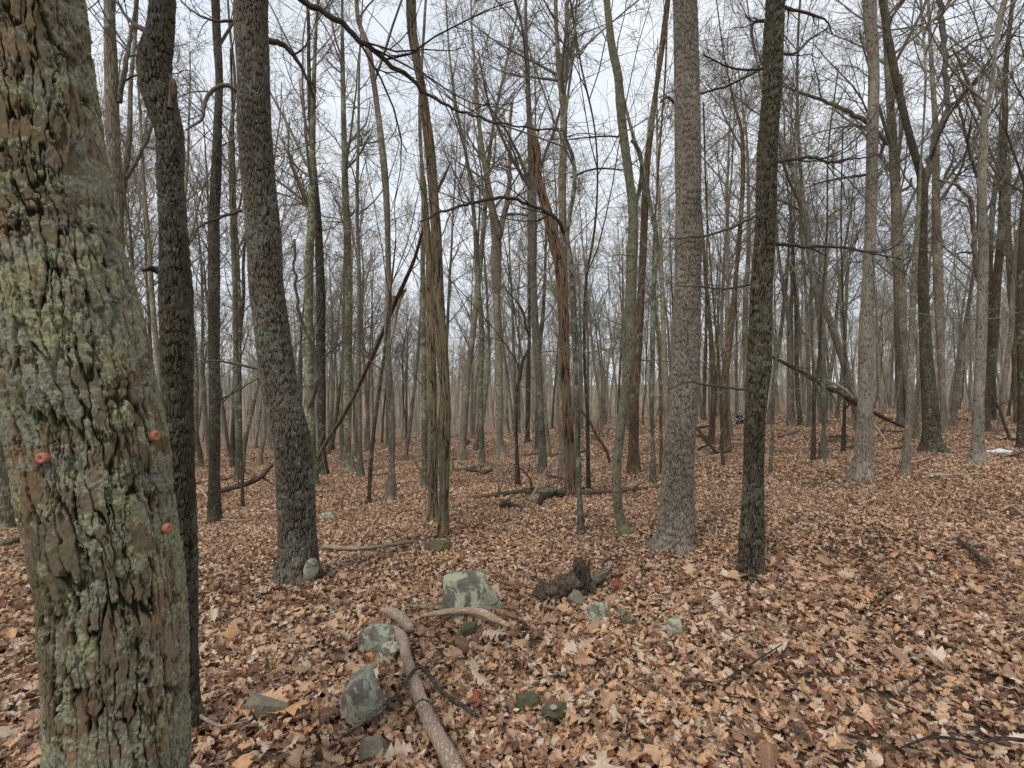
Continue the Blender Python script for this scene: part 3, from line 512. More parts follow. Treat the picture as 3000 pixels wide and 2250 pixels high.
hero('m3', 'long trunk bending strongly to the left as it climbs, base behind the smooth grey-brown tree', [(2508, 1310, 26), (2504, 1179, 22), (2479, 1089, 22), (2452, 999, 22), (2420, 908, 21), (2389, 818, 22), (2362, 678, 20), (2344, 588, 18), (2316, 475, 16), (2280, 407, 12), (2255, 340, 8)], 'b1', Y=16, top=15, crn=(10, .4), dead=(4, .3, .5))
hero('m4', 'very thin stem between the thin dark stems and the smooth grey-brown tree', [(2470, 1326, 13), (2474, 1200, 10), (2476, 1050, 9), (2470, 900, 7)], 'b2', top=9, crn=(8, .35, (4, 4, 2)), name='sapling')
hero('m5', 'whippy sapling against the right side of the dark rough trunk', [(2257, 1394, 10), (2262, 1300, 9), (2266, 1202, 8), (2274, 1080, 7), (2270, 900, 5)], 'b4', top=7, crn=(8, .3, (3, 3, 2)), name='sapling')
hero('m6', 'grey trunk forking low, first behind the dark rough trunk\'s right side', [(2318, 1249, 26), (2316, 1150, 20), (2315, 1021, 19), (2312, 930, 18), (2298, 850, 14), (2285, 780, 11)], 'b1', top=20, crn=(12, .35), limbs=[([(2314, 940, 14), (2318, 850, 12), (2325, 700, 9), (2330, 500, 6)], (33, 33), (6, 6, 3), 'b1')])
hero('m7', 'dark leaning-foot trunk right of the low-forking grey one', [(2346, 1248, 17), (2338, 1180, 14), (2334, 1060, 13), (2332, 900, 11)], 'b2', top=19, crn=(11, .35), twm='tw')
hero('m8', 'sinuous brown trunk left of the dark rough one, near the seated person', [(2126, 1320, 32), (2124, 1250, 24), (2122, 1157, 22), (2133, 1021, 24), (2145, 930, 20), (2158, 795, 13), (2168, 678, 13), (2176, 452, 13), (2172, 380, 10), (2150, 300, 7)], 'b5', top=14, crn=(10, .45), dead=(6, .15, .5))
hero('m9', 'narrow brown trunk between the stout pale one and the sinuous brown one', [(2084, 1308, 20), (2087, 1230, 18), (2091, 1157, 18), (2084, 1000, 15), (2070, 850, 12), (2060, 700, 9)], 'b5', top=16, crn=(10, .4), dead=(5, .2, .5))
hero('m10', 'thinnest sapling at the foot of the leaning dead stick, left of the seated person', [(2118, 1369, 10), (2115, 1280, 9), (2112, 1157, 8), (2100, 1000, 6)], 'b2', top=8, crn=(8, .3, (3, 3, 2)), name='sapling')
hero('mm1', 'slim grey trunk standing in line with the thin dark stem, centre right', [(1940, 1395, 14), (1937, 1300, 11), (1935, 1150, 10), (1930, 1000, 9), (1915, 850, 7)], 'b5', top=13, crn=(8, .4, (4, 4, 2)), name='sapling')
hero('s1', 'thin dark sapling rising between the slender straight trunk and the slanting one', [(711, 1490, 11), (709, 1400, 10), (705, 1250, 9), (703, 1000, 9), (700, 800, 8), (690, 600, 6)], 'b2', top=8, crn=(8, .35, (4, 3, 2)), name='sapling')
hero('s2', 'lichen-dotted trunk left of the slanting one, right of the thin dark sapling', [(700, 1430, 30), (700, 1350, 24), (697, 1200, 22), (692, 1000, 20), (688, 800, 18), (680, 600, 16), (676, 400, 12)], 'b4', Y=19, top=19, crn=(12, .4), dead=(6, .2, .5))

# ---- children that sit on the nearest trunks
def blob(c, r, sub=3, amp=.15, fr=3., seed=0, rot=0, planes=0):
    import bmesh
    bm = bmesh.new(); bmesh.ops.create_icosphere(bm, subdivisions=sub, radius=1.)
    V = np.array([v.co[:] for v in bm.verts]); F = np.array([[v.index for v in f.verts] for f in bm.faces]); bm.free()
    r0 = np.random.default_rng(seed + 11)
    d = V.copy()
    for q in range(planes + 6 if planes else 0):
        n = r0.normal(size=3) if q else np.array([r0.normal(0, .25), -.1, 1.2]); n[2] = n[2] * .7 + .05; n /= np.linalg.norm(n); h = r0.uniform(.42, .72) if q else .5
        s = d @ n; over = np.maximum(0, s - h); d = d - over[:, None] * n[None] * .93
    d = d / (np.abs(d).max(0) + 1e-6) if planes else d
    nn = fbm(d[:, 0] * fr + seed, d[:, 1] * fr, d[:, 2] * fr, 6, seed) - .5
    n2 = fbm(d[:, 0] * fr * 5 + seed, d[:, 1] * fr * 5, d[:, 2] * fr * 5, 3, seed + 4) - .5
    d = d * (1 + amp * nn * 2 + amp * .7 * n2)[:, None]
    d = d - (d.max(0) + d.min(0)) / 2; d = d / np.abs(d).max(0)
    d = d * np.array(r); cz, sz = math.cos(rot), math.sin(rot)
    d = np.stack([d[:, 0] * cz - d[:, 1] * sz, d[:, 0] * sz + d[:, 1] * cz, d[:, 2]], -1)
    return d + np.array(c), F
def mat_rock(name, base, lich, thr, moss=0., sc=1.):
    m, t, b = mat(name); oc = nd(t, 'ShaderNodeTexCoord').outputs['Object']
    n = noise(t, oc, 14 * sc, 8, .7); col = ramp(t, n, [(.3, tuple(c * .45 for c in base)), (.7, tuple(c * 1.25 for c in base))])
    l1 = noise(t, oc, 7 * sc, 8, .72, .4); l2 = noise(t, oc, 90, 4, .7)
    lc = mixc(t, l2, tuple(c * .55 for c in lich), tuple(c * 1.35 for c in lich))
    col = mixc(t, ramp(t, l1, [(thr, BLACK), (thr + .035, WHITE)]), col, lc)
    w2 = noise(t, oc, 11 * sc + 3, 6, .7, .3); col = mixc(t, math_(t, 'MULTIPLY', ramp(t, w2, [(.62, BLACK), (.66, WHITE)]), .8), col, (.42, .44, .38))
    if moss: col = mixc(t, math_(t, 'MULTIPLY', ramp(t, noise(t, oc, 6, 5, .7), [(.42, BLACK), (.55, WHITE)]), moss), col, (.085, .09, .03))
    t.links.new(col, b.inputs['Base Color'])
    bp = nd(t, 'ShaderNodeBump', Strength=1., Distance=.018); t.links.new(math_(t, 'ADD', noise(t, oc, 45, 6, .7), math_(t, 'MULTIPLY', l1, .6)), bp.inputs['Height']); t.links.new(bp.outputs[0], b.inputs['Normal'])
    return m
M['rock'] = mat_rock('lichen_rock', (.20, .175, .14), (.46, .46, .31), .475)
M['rockg'] = mat_rock('grey_rock', (.23, .205, .165), (.45, .45, .34), .465, moss=.25)
M['rockb'] = mat_rock('brown_rock', (.27, .23, .17), (.30, .30, .22), .60, moss=.2)
M['moss'] = mat_rock('mossy_rock', (.13, .12, .08), (.22, .24, .13), .56, moss=.75)
M['lich'] = mat_rock('lichen_crust', (.24, .24, .17), (.42, .42, .31), .42)
t4, b4, Y4 = HERO['T4']
k_ = (912 - 1500) / 1500; xa = (871 - 1500) / 1500 * Y4; rc = 138 / 3000 * Y4 * cosx(871) + .004
A_, B_, C_ = k_ * k_ + 1, -2 * (k_ * xa + Y4), xa * xa + Y4 * Y4 - rc * rc; Yd = (-B_ - math.sqrt(max(0, B_ * B_ - 4 * A_ * C_))) / (2 * A_)
c = P(912, 1668, Yd); V, F = blob(c, (.080, .020, .098), 5, .10, 6, 3, math.atan2(c[0] - xa, Y4 - c[1]))
mk('lichen_patch', V, F, M['lich'], t4, org=b4)
m, t, b = mat('salmon_disc'); b.inputs['Roughness'].default_value = .7
n_ = noise(t, nd(t, 'ShaderNodeTexCoord').outputs['Object'], 120, 3); t.links.new(mixc(t, n_, (.30, .10, .06), (.50, .20, .13)), b.inputs['Base Color']); M['disc'] = m
m, t, b = mat('disc_hole'); b.inputs['Base Color'].default_value = (.05, .02, .015, 1); M['hole'] = m
def disc(px, row, yaw, rpx, label):
    k_ = (px - 1500) / 1500; ax, rr_ = {1547: (319, 440), 1277: (268, 468), 1342: (276, 464)}[row]; xa = (ax - 1500) / 1500 * 1.5; rc = rr_ / 3000 * 1.5 * cosx(ax) + .010
    A_, B_, C_ = k_ * k_ + 1, -2 * (k_ * xa + 1.5), xa * xa + 2.25 - rc * rc; Dq = max(0, B_ * B_ - 4 * A_ * C_); Yd = (-B_ - math.sqrt(Dq)) / (2 * A_)
    c = P(px, row, Yd); yaw = math.atan2(c[0] - xa, -(c[1] - 1.5)); r = rpx / 1500 * Yd
    t = thing('salmon_disc', c, label, 'disc', None)
    prof = [(.14, .0025), (.24, .0060), (.8, .0085), (.97, .005), (1., -.001), (.95, -.008)]
    n = 28; th = np.arange(n) / n * 2 * math.pi
    V = np.concatenate([np.stack([np.cos(th) * r * a, np.full(n, -d), np.sin(th) * r * a], -1) for a, d in prof])
    F = np.concatenate([np.stack([i * n + np.arange(n), i * n + (np.arange(n) + 1) % n, (i + 1) * n + (np.arange(n) + 1) % n, (i + 1) * n + np.arange(n)], -1) for i in range(len(prof) - 1)])
    mk('cap', V, F, M['disc'], t)
    V, F = blob((0, .000, 0), (r * .17, .004, r * .17), 2, .1, 3, 5); mk('centre', V, F, M['hole'], t)
    t.rotation_euler = (0, 0, yaw)
disc(490, 1547, .35, 14, 'round salmon-pink disc with dark centre on the leaning oak, lowest of three')
disc(453, 1277, 1.0, 16, 'narrow salmon-pink disc near the right edge of the leaning oak, highest of three')
disc(124, 1342, -.75, 16, 'salmon-pink disc on the left flank of the leaning oak')

# ------------------------------------------------------------------ rocks
def rock(name, label, x0, x1, y0, y1, mt, seed, sink=.25, planes=7, dz=.7, cat='rock', rot=0, amp=.17, sub=6):
    g = G((x0 + x1) / 2, y1); Y = g[1]; wx = (x1 - x0) / 3000 * Y; hz = (y1 - y0) / 1500 * Y
    hz = hz * .86   # part of what shows is the top face
    r = (wx * 1.06, wx * dz, hz * (.5 + sink) + .01)
    c = (g[0], g[1] + wx * dz * .8, g[2] + .02 + hz * (1 - (.5 + sink)))
    V, F = blob((0, 0, 0), r, sub, amp * .5, 3., seed, rot, planes)
    o = mk(name, V, F, M[mt]); o.location = c; tag(o, label, cat); return o
rock('boulder', 'largest pale boulder with round yellow-green lichen patches at the centre', 1296, 1470, 1688, 1825, 'rock', 5, dz=.75, planes=9, rot=.3)
rock('rock', 'dark angular rock at the left of the bleached log\'s upper end', 1047, 1151, 1853, 1922, 'rockg', 8)
rock('rock', 'low pale green lichened stone touching the bleached log', 1095, 1170, 1907, 1955, 'rock', 12, amp=.08)
rock('rock', 'big grey-green rock left of the bleached log in the foreground', 985, 1120, 1981, 2133, 'rockg', 15, planes=8)
rock('rock', 'half-buried grey stone at the bottom edge, below the big grey-green rock', 1043, 1130, 2187, 2250, 'rockb', 21)
rock('rock', 'rounded brown stone leaning against the rotten stump', 1660, 1712, 1744, 1788, 'rockb', 23)
rock('rock', 'speckled grey stone right of the rotten stump', 1723, 1790, 1783, 1837, 'rockg', 31)
rock('rock', 'small brownish stone right of the speckled grey stone', 1811, 1843, 1796, 1817, 'rockb', 33)
rock('rock', 'little jagged pale stone standing alone right of the stump', 1955, 2008, 1828, 1872, 'rockg', 37, amp=.2)
rock('rock', 'green mossy lump left of the white-spotted mossy stone', 1513, 1583, 2058, 2100, 'moss', 41, amp=.16)
ms = rock('rock', 'mossy stone with a white spot on top, front centre', 1588, 1669, 2083, 2136, 'moss', 43)
rock('rock', 'small moss-spotted stone under the grey driftwood branches', 1348, 1395, 1840, 1878, 'moss', 47)
rock('rock', 'flat half-buried slab among leaves in the left foreground', 700, 830, 2065, 2122, 'rockb', 51, sink=.35, dz=.5)
rock('rock', 'low moss mound in front of the double snag', 1240, 1320, 1594, 1620, 'moss', 53, amp=.2)
rock('rock', 'small green stone right of the slanting trunk\'s foot', 948, 978, 1684, 1702, 'moss', 57)
rock('rock', 'dim grey stone lying behind the slanting trunk, to its right', 936, 975, 1508, 1524, 'rockg', 58)
rock('rock', 'small mossy stone among grass right of the brownish stone', 1815, 1860, 1820, 1845, 'moss', 61)
g = ms.location; V, F = blob((0, 0, 0), (.018, .02, .006), 3, .25, 3, 3); o = mk('lichen_spot', V, F, M['white'], ms); zt = max(v.co.z for v in ms.data.vertices); o.location = (-.01, -.03, zt - .004)

# ------------------------------------------------------------------ fallen wood
def log(name, label, pix, mt, cat='log', lift=.6, tw=None, broken=True, sides=16, lump=.3, Ys=None, seed=0, air=None, twm='tw', up=.02, group=None):
    """pix rows (x, y, width): a stem lying on the ground; air = extra height per point"""
    pts = []; r = []
    for i, (a, b_, w_) in enumerate(pix):
        if Ys: p = P(a, b_, Ys[i]); rr = w_ / 3000 * Ys[i]
        else:
            g = G(a, b_ + w_ * .5); rr = w_ / 3000 * g[1]; p = g + [0, 0, rr * lift + up + .025 * (a > 0) * (g[1] < 12) + (air[i] if air else 0)]
        pts.append(p); r.append(rr)
    pts = np.array(pts); r = np.array([q * cosx(a[0]) for q, a in zip(r, pix)]); base = pts[0].copy(); L = np.linalg.norm(np.diff(pts, axis=0), axis=1).sum()
    n = int(np.clip(L / max(.012, r.mean() * .35), 24, 220)); PR = catmull(np.c_[pts, r], n); C = PR[:, :3]; R = np.maximum(PR[:, 3], .002)
    R[0] *= .55; R[1] *= .85; R[-1] *= .4; R[-2] *= .8
    V, F = tubes(C[None], R[None], sides); th = np.tile(np.arange(sides) / sides * 2 * math.pi, n); sl_ = np.repeat(np.linspace(0, L, n), sides)
    Rm = r.mean(); cc = np.repeat(C, sides, axis=0); rp = np.repeat(R, sides)
    k = fbm(np.cos(th) * 1.6 + seed, np.sin(th) * 1.6, sl_ * .25 / Rm, 4, seed) - .5
    gro = np.cos(th * 5 + 6 * vnoise(sl_ * 2, sl_ * 0, sl_ * 0 + seed, 1)) * .05
    V = cc + (V - cc) * (1 + lump * 1.6 * k + gro)[:, None]
    ax_ = 'xyz'[int(np.argmax(np.abs(pts[-1] - pts[0])))]; mt = mt + ax_
    ends = []
    for s0 in (0, (n - 1) * sides):
        for q in range(1, sides - 2, 2): ends.append([s0, s0 + q, s0 + q + 1, s0 + q + 2])
    F = np.vstack([F, np.array(ends)])
    if tw:
        acc = Acc(); acc.add(V, F); ps, rs = spawn(C[None], R[None], tw[0], .1, .95, 30, 75, tw[1], tw[2], 8, .15, .02, .4, .004, True); acc.tube(ps, rs, 5)
        twigs(acc, ps, rs, (3, 2, 0), .002); V = np.concatenate(acc.V); F = np.concatenate(acc.F)
    o = mk(name, V, F, M[mt], org=base); o.location = base; return tag(o, label, cat, group)
log('fallen_log', 'bleached cracked log running toward the viewer at bottom centre', [(1146, 1866, 20), (1172, 1890, 34), (1190, 1950, 30), (1212, 2020, 36), (1240, 2105, 40), (1272, 2175, 44), (1310, 2250, 52), (1345, 2330, 56)], 'grey', lift=.9, lump=.30, seed=2, up=.035)
log('fallen_log', 'short thick bleached log piece above the long bleached log', [(1130, 1808, 20), (1160, 1822, 30), (1184, 1842, 32), (1203, 1868, 28)], 'grey', lift=.9, seed=3, up=.03)
log('driftwood_branch', 'upper thin weathered branch lying in front of the largest boulder', [(1186, 1803, 10), (1240, 1808, 13), (1300, 1812, 14), (1345, 1808, 14), (1388, 1814, 7)], 'logd', 'branch', lift=1, seed=5, up=.05, lump=.35)
log('driftwood_branch', 'curved grey branch under the largest boulder, thicker of the two', [(1232, 1838, 8), (1290, 1828, 18), (1350, 1822, 20), (1407, 1828, 22), (1450, 1848, 20), (1490, 1868, 12)], 'grey', 'branch', lift=1, seed=6, up=.05)
log('fallen_branch', 'dark crooked twig lying across the bleached log', [(1398, 2142, 13), (1362, 2108, 13), (1294, 2078, 12), (1226, 2030, 11), (1167, 2085, 9), (1113, 2128, 8), (1000, 2200, 10)], 'char', 'branch', lift=1, seed=8, up=.03, air=[0.01, .0, .03, .075, .04, .01, 0], lump=.2)
log('fallen_branch', 'thin black twig below the dark crooked one on the bleached log', [(1176, 2126, 5), (1210, 2148, 6), (1240, 2156, 6), (1282, 2148, 5)], 'char', 'branch', lift=1, seed=9, up=.05, air=[.02, .05, .085, .03], sides=8)
log('fallen_branch', 'pale grey lichened twig sticking out from the crooked dark trunk\'s foot', [(563, 2122, 12), (590, 2142, 12), (615, 2158, 12), (640, 2170, 9), (732, 2155, 4)], 'grey', 'branch', lift=1, seed=10, up=.04, sides=8)
log('fallen_branch', 'pale branch lying right of the slanting trunk at mid-left', [(945, 1612, 12), (1000, 1618, 13), (1080, 1618, 11), (1150, 1608, 10), (1212, 1598, 8)], 'grey', 'branch', seed=11, up=.03)
log('fallen_log', 'curved brown log rising at its end behind the slanting trunk', [(583, 1453, 14), (640, 1438, 16), (700, 1424, 17), (760, 1400, 16), (800, 1358, 12)], 'logd', seed=12, tw=(4, .3, .8), Ys=[13, 13.2, 13.4, 13.6, 13.7])
log('fallen_log', 'long straight dark log at the left, above the curved brown one', [(570, 1416, 10), (640, 1408, 11), (700, 1394, 8), (780, 1400, 8)], 'logd', seed=13)
log('fallen_branch', 'thin grey pole on the leaves beside the slender dark trunk', [(583, 1460, 6), (610, 1480, 7), (640, 1503, 6)], 'grey', 'branch', seed=14, air=[.25, .1, 0], sides=8)
log('fallen_branch', 'long pale stick lying at the foot of the slender dark trunk', [(580, 1534, 9), (650, 1530, 8), (700, 1532, 6), (745, 1528, 4)], 'grey', 'branch', seed=15, sides=8)
log('fallen_log', 'dark log lying right of the double snag', [(1312, 1376, 12), (1370, 1374, 14), (1420, 1366, 13), (1490, 1366, 8)], 'logd', seed=16, tw=(4, .3, .8))
log('fallen_log', 'long rotten log on the ground left of the rotten reddish trunk', [(1375, 1466, 7), (1440, 1456, 12), (1500, 1448, 14), (1560, 1442, 20), (1620, 1446, 22), (1656, 1450, 16)], 'logd', seed=17, tw=(9, .3, 1.1), lump=.4)
log('fallen_log', 'second dark log under the long rotten one, curling at its left end', [(1580, 1482, 12), (1592, 1462, 18), (1620, 1452, 18), (1655, 1458, 12)], 'char', seed=18, tw=(4, .2, .6))
log('fallen_log', 'thin dark log running right behind the mossy curving trunk', [(1710, 1450, 16), (1760, 1446, 14), (1850, 1440, 9), (1940, 1432, 7)], 'logd', seed=19, tw=(5, .3, .8))
log('fallen_branch', 'crooked branch propped among the logs left of the rotten reddish trunk', [(1543, 1493, 5), (1590, 1462, 5), (1640, 1425, 4)], 'grey', 'branch', seed=20, air=[0, .35, .6], sides=7)
log('rotten_stub', 'small dark rotten stub in front of the long rotten log', [(1468, 1488, 16), (1482, 1480, 20), (1500, 1486, 12), (1530, 1494, 6)], 'char', 'stump', seed=21, lump=.5)
log('dead_branch', 'black forked dead branch standing by the thin sapling at centre right', [(1786, 1356, 8), (1776, 1320, 9), (1750, 1280, 8), (1724, 1230, 8), (1700, 1200, 7)], 'char', 'branch', seed=22, Ys=[14.4] * 5, tw=(4, .5, 1.3), twm='twd', sides=8)
log('fallen_log', 'pale dead pole lying on leaves beyond the stout pale trunk', [(1870, 1278, 6), (1930, 1272, 7), (2000, 1262, 6)], 'grey', seed=23)
log('leaning_pole', 'dead stick leaning left of the sinuous brown trunk', [(2113, 1346, 9), (2085, 1310, 10), (2062, 1282, 11), (2041, 1250, 10)], 'b5', 'branch', Ys=[15.5, 15.6, 15.7, 15.8], seed=24, sides=8)
log('fallen_log', 'mossy grey log in front of the seated person', [(2080, 1250, 9), (2130, 1249, 12), (2180, 1249, 12), (2236, 1251, 10)], 'b4', seed=25, up=-.04)
log('fallen_branch', 'whitish forked branch below the log in front of the person', [(2130, 1268, 4), (2150, 1272, 5), (2170, 1280, 3)], 'white', 'branch', seed=26)
log('fallen_log', 'dark log on leaves left of the dark rough trunk', [(2045, 1290, 5), (2100, 1288, 6), (2175, 1288, 6)], 'logd', seed=27)
log('fallen_log', 'short brown log right of the dark rough trunk\'s foot', [(2240, 1316, 8), (2270, 1320, 9), (2303, 1325, 7)], 'logd', seed=28)
log('leaning_dead_tree', 'fallen dead tree slanting down right across the picture with splintered branches', [(2255, 1042, 8), (2339, 1085, 14), (2407, 1125, 16), (2497, 1170, 17), (2565, 1211, 13), (2650, 1252, 9)], 'b5', 'dead tree', Ys=[13.5, 13.8, 14.1, 14.4, 14.8, 15.3], seed=29, tw=(16, .4, 1.6), lump=.4)
log('broken_branch', 'bleached curved branch hanging on the slanting fallen tree', [(2408, 1094, 6), (2420, 1112, 8), (2450, 1126, 9), (2480, 1146, 9), (2500, 1168, 7)], 'white', 'branch', Ys=[13.9] * 5, seed=30, sides=10)
log('fallen_branch', 'bleached stick slanting down beside the smooth grey-brown trunk', [(2556, 1234, 5), (2580, 1268, 5), (2603, 1305, 4)], 'white', 'branch', Ys=[15, 14.8, 14.5], seed=31, sides=8)
log('fallen_branch', 'long bleached stick lying on leaves right of the kinked slim tree', [(2705, 1392, 5), (2740, 1396, 7), (2800, 1397, 8), (2868, 1394, 5)], 'white', 'branch', seed=32, sides=8)
log('fallen_log', 'charred split log lying at the right among leaves', [(2806, 1596, 12), (2835, 1622, 17), (2870, 1652, 18), (2906, 1684, 13)], 'char', seed=33, up=.04)
log('fallen_log', 'dark broken log just behind the charred split one', [(2825, 1606, 8), (2850, 1610, 14), (2884, 1614, 14)], 'char', seed=34, up=.02)
log('fallen_branch', 'grey branch entering from the right edge above the charred log', [(2935, 1506, 12), (2963, 1496, 10), (2985, 1510, 9), (3010, 1534, 9)], 'grey', 'branch', seed=35, up=.04)
log('fallen_branch', 'short pale branch at the right edge beside the charred log', [(2960, 1636, 9), (2985, 1636, 11), (3015, 1642, 11)], 'grey', 'branch', seed=36)
log('fallen_branch', 'grey branch along the bottom right edge', [(2640, 2245, 8), (2690, 2225, 9), (2740, 2212, 10), (2800, 2218, 11), (2860, 2228, 11), (2940, 2215, 14), (3020, 2224, 16)], 'char', 'branch', seed=37, up=.05)
log('fallen_branch', 'thin twig on the leaves right of the mossy stones', [(2126, 2040, 7), (2160, 2020, 7), (2220, 1980, 6), (2295, 1930, 4)], 'char', 'branch', seed=38, up=.06, sides=8)
log('fallen_branch', 'blackish stick on leaves left of the thin twig, lower right', [(1998, 2040, 9), (2040, 2036, 9), (2070, 2042, 8), (2116, 2052, 6)], 'char', 'branch', seed=39, up=.05, sides=8)
log('fallen_log', 'dark log lying near the huge forked trunk, to its right', [(2780, 1266, 6), (2850, 1270, 8), (2930, 1262, 7), (2985, 1256, 5)], 'logd', seed=40, tw=(4, .3, .7))
log('fallen_log', 'brown log by the right edge beyond the snow patch', [(2930, 1290, 8), (2960, 1286, 10), (3005, 1290, 10)], 'char', seed=41)
log('fallen_log', 'mossy log at the left edge behind the leaning oak', [(-30, 1602, 20), (20, 1596, 26), (60, 1588, 26), (105, 1584, 20)], 'b4', seed=42)
log('fallen_branch', 'thin stick on leaves at the left edge below the mossy log', [(-10, 1650, 8), (30, 1648, 8), (80, 1644, 6)], 'grey', 'branch', seed=43, sides=8)
log('leaning_pole', 'sapling stick leaning against the right-edge trunk', [(2970, 1315, 12), (2950, 1262, 11), (2930, 1205, 11), (2905, 1155, 8), (2890, 1130, 5)], 'b5', 'branch', Ys=[18, 18, 18, 18, 18], seed=44, sides=8, tw=(4, .3, 1))
# long dead pole leaning into the double snag
log('leaning_dead_pole', 'long brown dead pole leaning diagonally into the double snag', [(921, 1362, 12), (960, 1290, 12), (1000, 1228, 12), (1027, 1180, 12), (1090, 1044, 12), (1125, 965, 12), (1154, 895, 14), (1188, 820, 12), (1217, 750, 10), (1241, 665, 8), (1252, 625, 6)], 'logd', 'dead tree', Ys=[18.5, 17.2, 16, 15.2, 13, 12, 11, 10, 9, 8, 7.6], seed=45, lump=.15, tw=(5, .3, .8))
log('broken_branch', 'curved pale broken branch running beside the leaning dead pole', [(1150, 990, 8), (1160, 930, 9), (1172, 880, 9), (1190, 845, 7)], 'grey', 'branch', Ys=[11, 10.8, 10.6, 10.4], seed=46, sides=8)
log('fallen_branch', 'broken stick leaning on the foot of the double snag', [(1280, 1460, 9), (1262, 1430, 7), (1235, 1385, 6), (1215, 1350, 5), (1208, 1330, 3)], 'logd', 'branch', Ys=[7.1, 7.15, 7.2, 7.3, 7.35], seed=47, sides=8)

rs_ = np.random.default_rng(5)
for q in range(34):
    px = rs_.uniform(2030, 3000) if q < 18 else rs_.uniform(1000, 2000) if q < 28 else rs_.uniform(2300, 3000); row = rs_.uniform(1238, 1330) if q < 18 else rs_.uniform(1310, 1400) if q < 28 else rs_.uniform(1330, 1440); L_ = rs_.uniform(25, 95); sl = rs_.normal(0, 6)
    log('fallen_branch', 'small fallen branch among the leaves on the far forest floor', [(px, row, rs_.uniform(4, 8)), (px + L_ * .5, row + sl + rs_.normal(0, 3), rs_.uniform(6, 10)), (px + L_, row + 2 * sl, rs_.uniform(3, 6))], ['grey', 'logd', 'char', 'b5'][q % 4], 'branch', seed=60 + q, sides=8, up=.07, tw=(3, .3, .9) if q % 2 else None, group='small fallen branches scattered over the far floor')
# rotten stump at centre
def stump():
    g = G(1650, 1760); Y = g[1]; s = Y / 1500; base = g.copy(); t = thing('rotten_stump', base, 'jagged rotten stump and root lying in the leaves right of the largest boulder', 'stump')
    def seg(name, pix, mt, seed, dy=0., jag=0):
        p = np.array([P(a, b_, Y + d) for a, b_, w_, d in pix]); r = np.array([w_ * .5 * s for a, b_, w_, d in pix])
        PR = catmull(np.c_[p, r], 60); V, F = tubes(PR[None, :, :3], PR[None, :, 3], 40); cc = np.repeat(PR[:, :3], 40, axis=0)
        q = (V - cc); dr = fbm(V[:, 0] * 14, V[:, 1] * 14, V[:, 2] * 14, 5, seed) - .5; d2 = np.abs(fbm(V[:, 0] * 34 + V[:, 2] * 20, V[:, 1] * 30, V[:, 2] * 6, 3, seed + 2) - .5)
        V = cc + q * (1 + 1.5 * dr - 1.6 * d2)[:, None]
        ends = [[s0, s0 + k, s0 + k + 1, s0 + k + 2] for s0 in (0, 59 * 40) for k in range(1, 38, 2)]
        mk(name, V, np.vstack([F, np.array(ends)]), M[mt], t, org=base)
    seg('root', [(1560, 1752, 26, -.05), (1590, 1742, 66, -.03), (1625, 1728, 70, -.03), (1665, 1708, 60, .0), (1700, 1690, 44, .08)], 'logdx', 4)
    seg('snag', [(1690, 1765, 66, .02), (1694, 1738, 60, .0), (1702, 1705, 54, .0), (1704, 1675, 44, .0), (1694, 1650, 34, .0), (1686, 1634, 12, .0)], 'char', 9)
    seg('branch_stub', [(1715, 1735, 40, .1), (1740, 1705, 34, .2), (1770, 1678, 30, .3), (1796, 1656, 14, .35)], 'b4x', 14)
    seg('splinter', [(1712, 1690, 20, .0), (1722, 1665, 14, .0), (1728, 1640, 6, 0)], 'char', 19)
stump()
o = log('stub', 'tiny reddish-brown stump far off between trunks at centre', [(1370, 1305, 11), (1370, 1297, 11), (1371, 1287, 10)], 'brownp', 'stump', Ys=[27, 27, 27], lump=.2) if 'brownp' in M else log('small_stump', 'tiny reddish-brown stump far off between trunks at centre', [(1370, 1305, 11), (1370, 1297, 11), (1371, 1287, 10)], 'b5', 'stump', Ys=[27, 27, 27], lump=.2)

# snow patch
m, t, b = mat('old_snow'); b.inputs['Base Color'].default_value = (.58, .60, .62, 1); b.inputs['Roughness'].default_value = .6; M['snow'] = m
bp = nd(t, 'ShaderNodeBump', Strength=.4, Distance=.02); t.links.new(noise(t, nd(t, 'ShaderNodeTexCoord').outputs['Object'], 12, 5), bp.inputs['Height']); t.links.new(bp.outputs[0], b.inputs['Normal'])
gs = G(2930, 1328); kx = gs[1] / 1500
V, F = blob((0, 0, 0), (46 * kx, 22 * kx, 13 * kx), 5, .5, 4., 71); o = mk('snow_patch', V, F, M['snow']); o.location = gs + [0, 0, .01]; tag(o, 'lumpy white patch of old snow on the leaves at the right', 'snow')

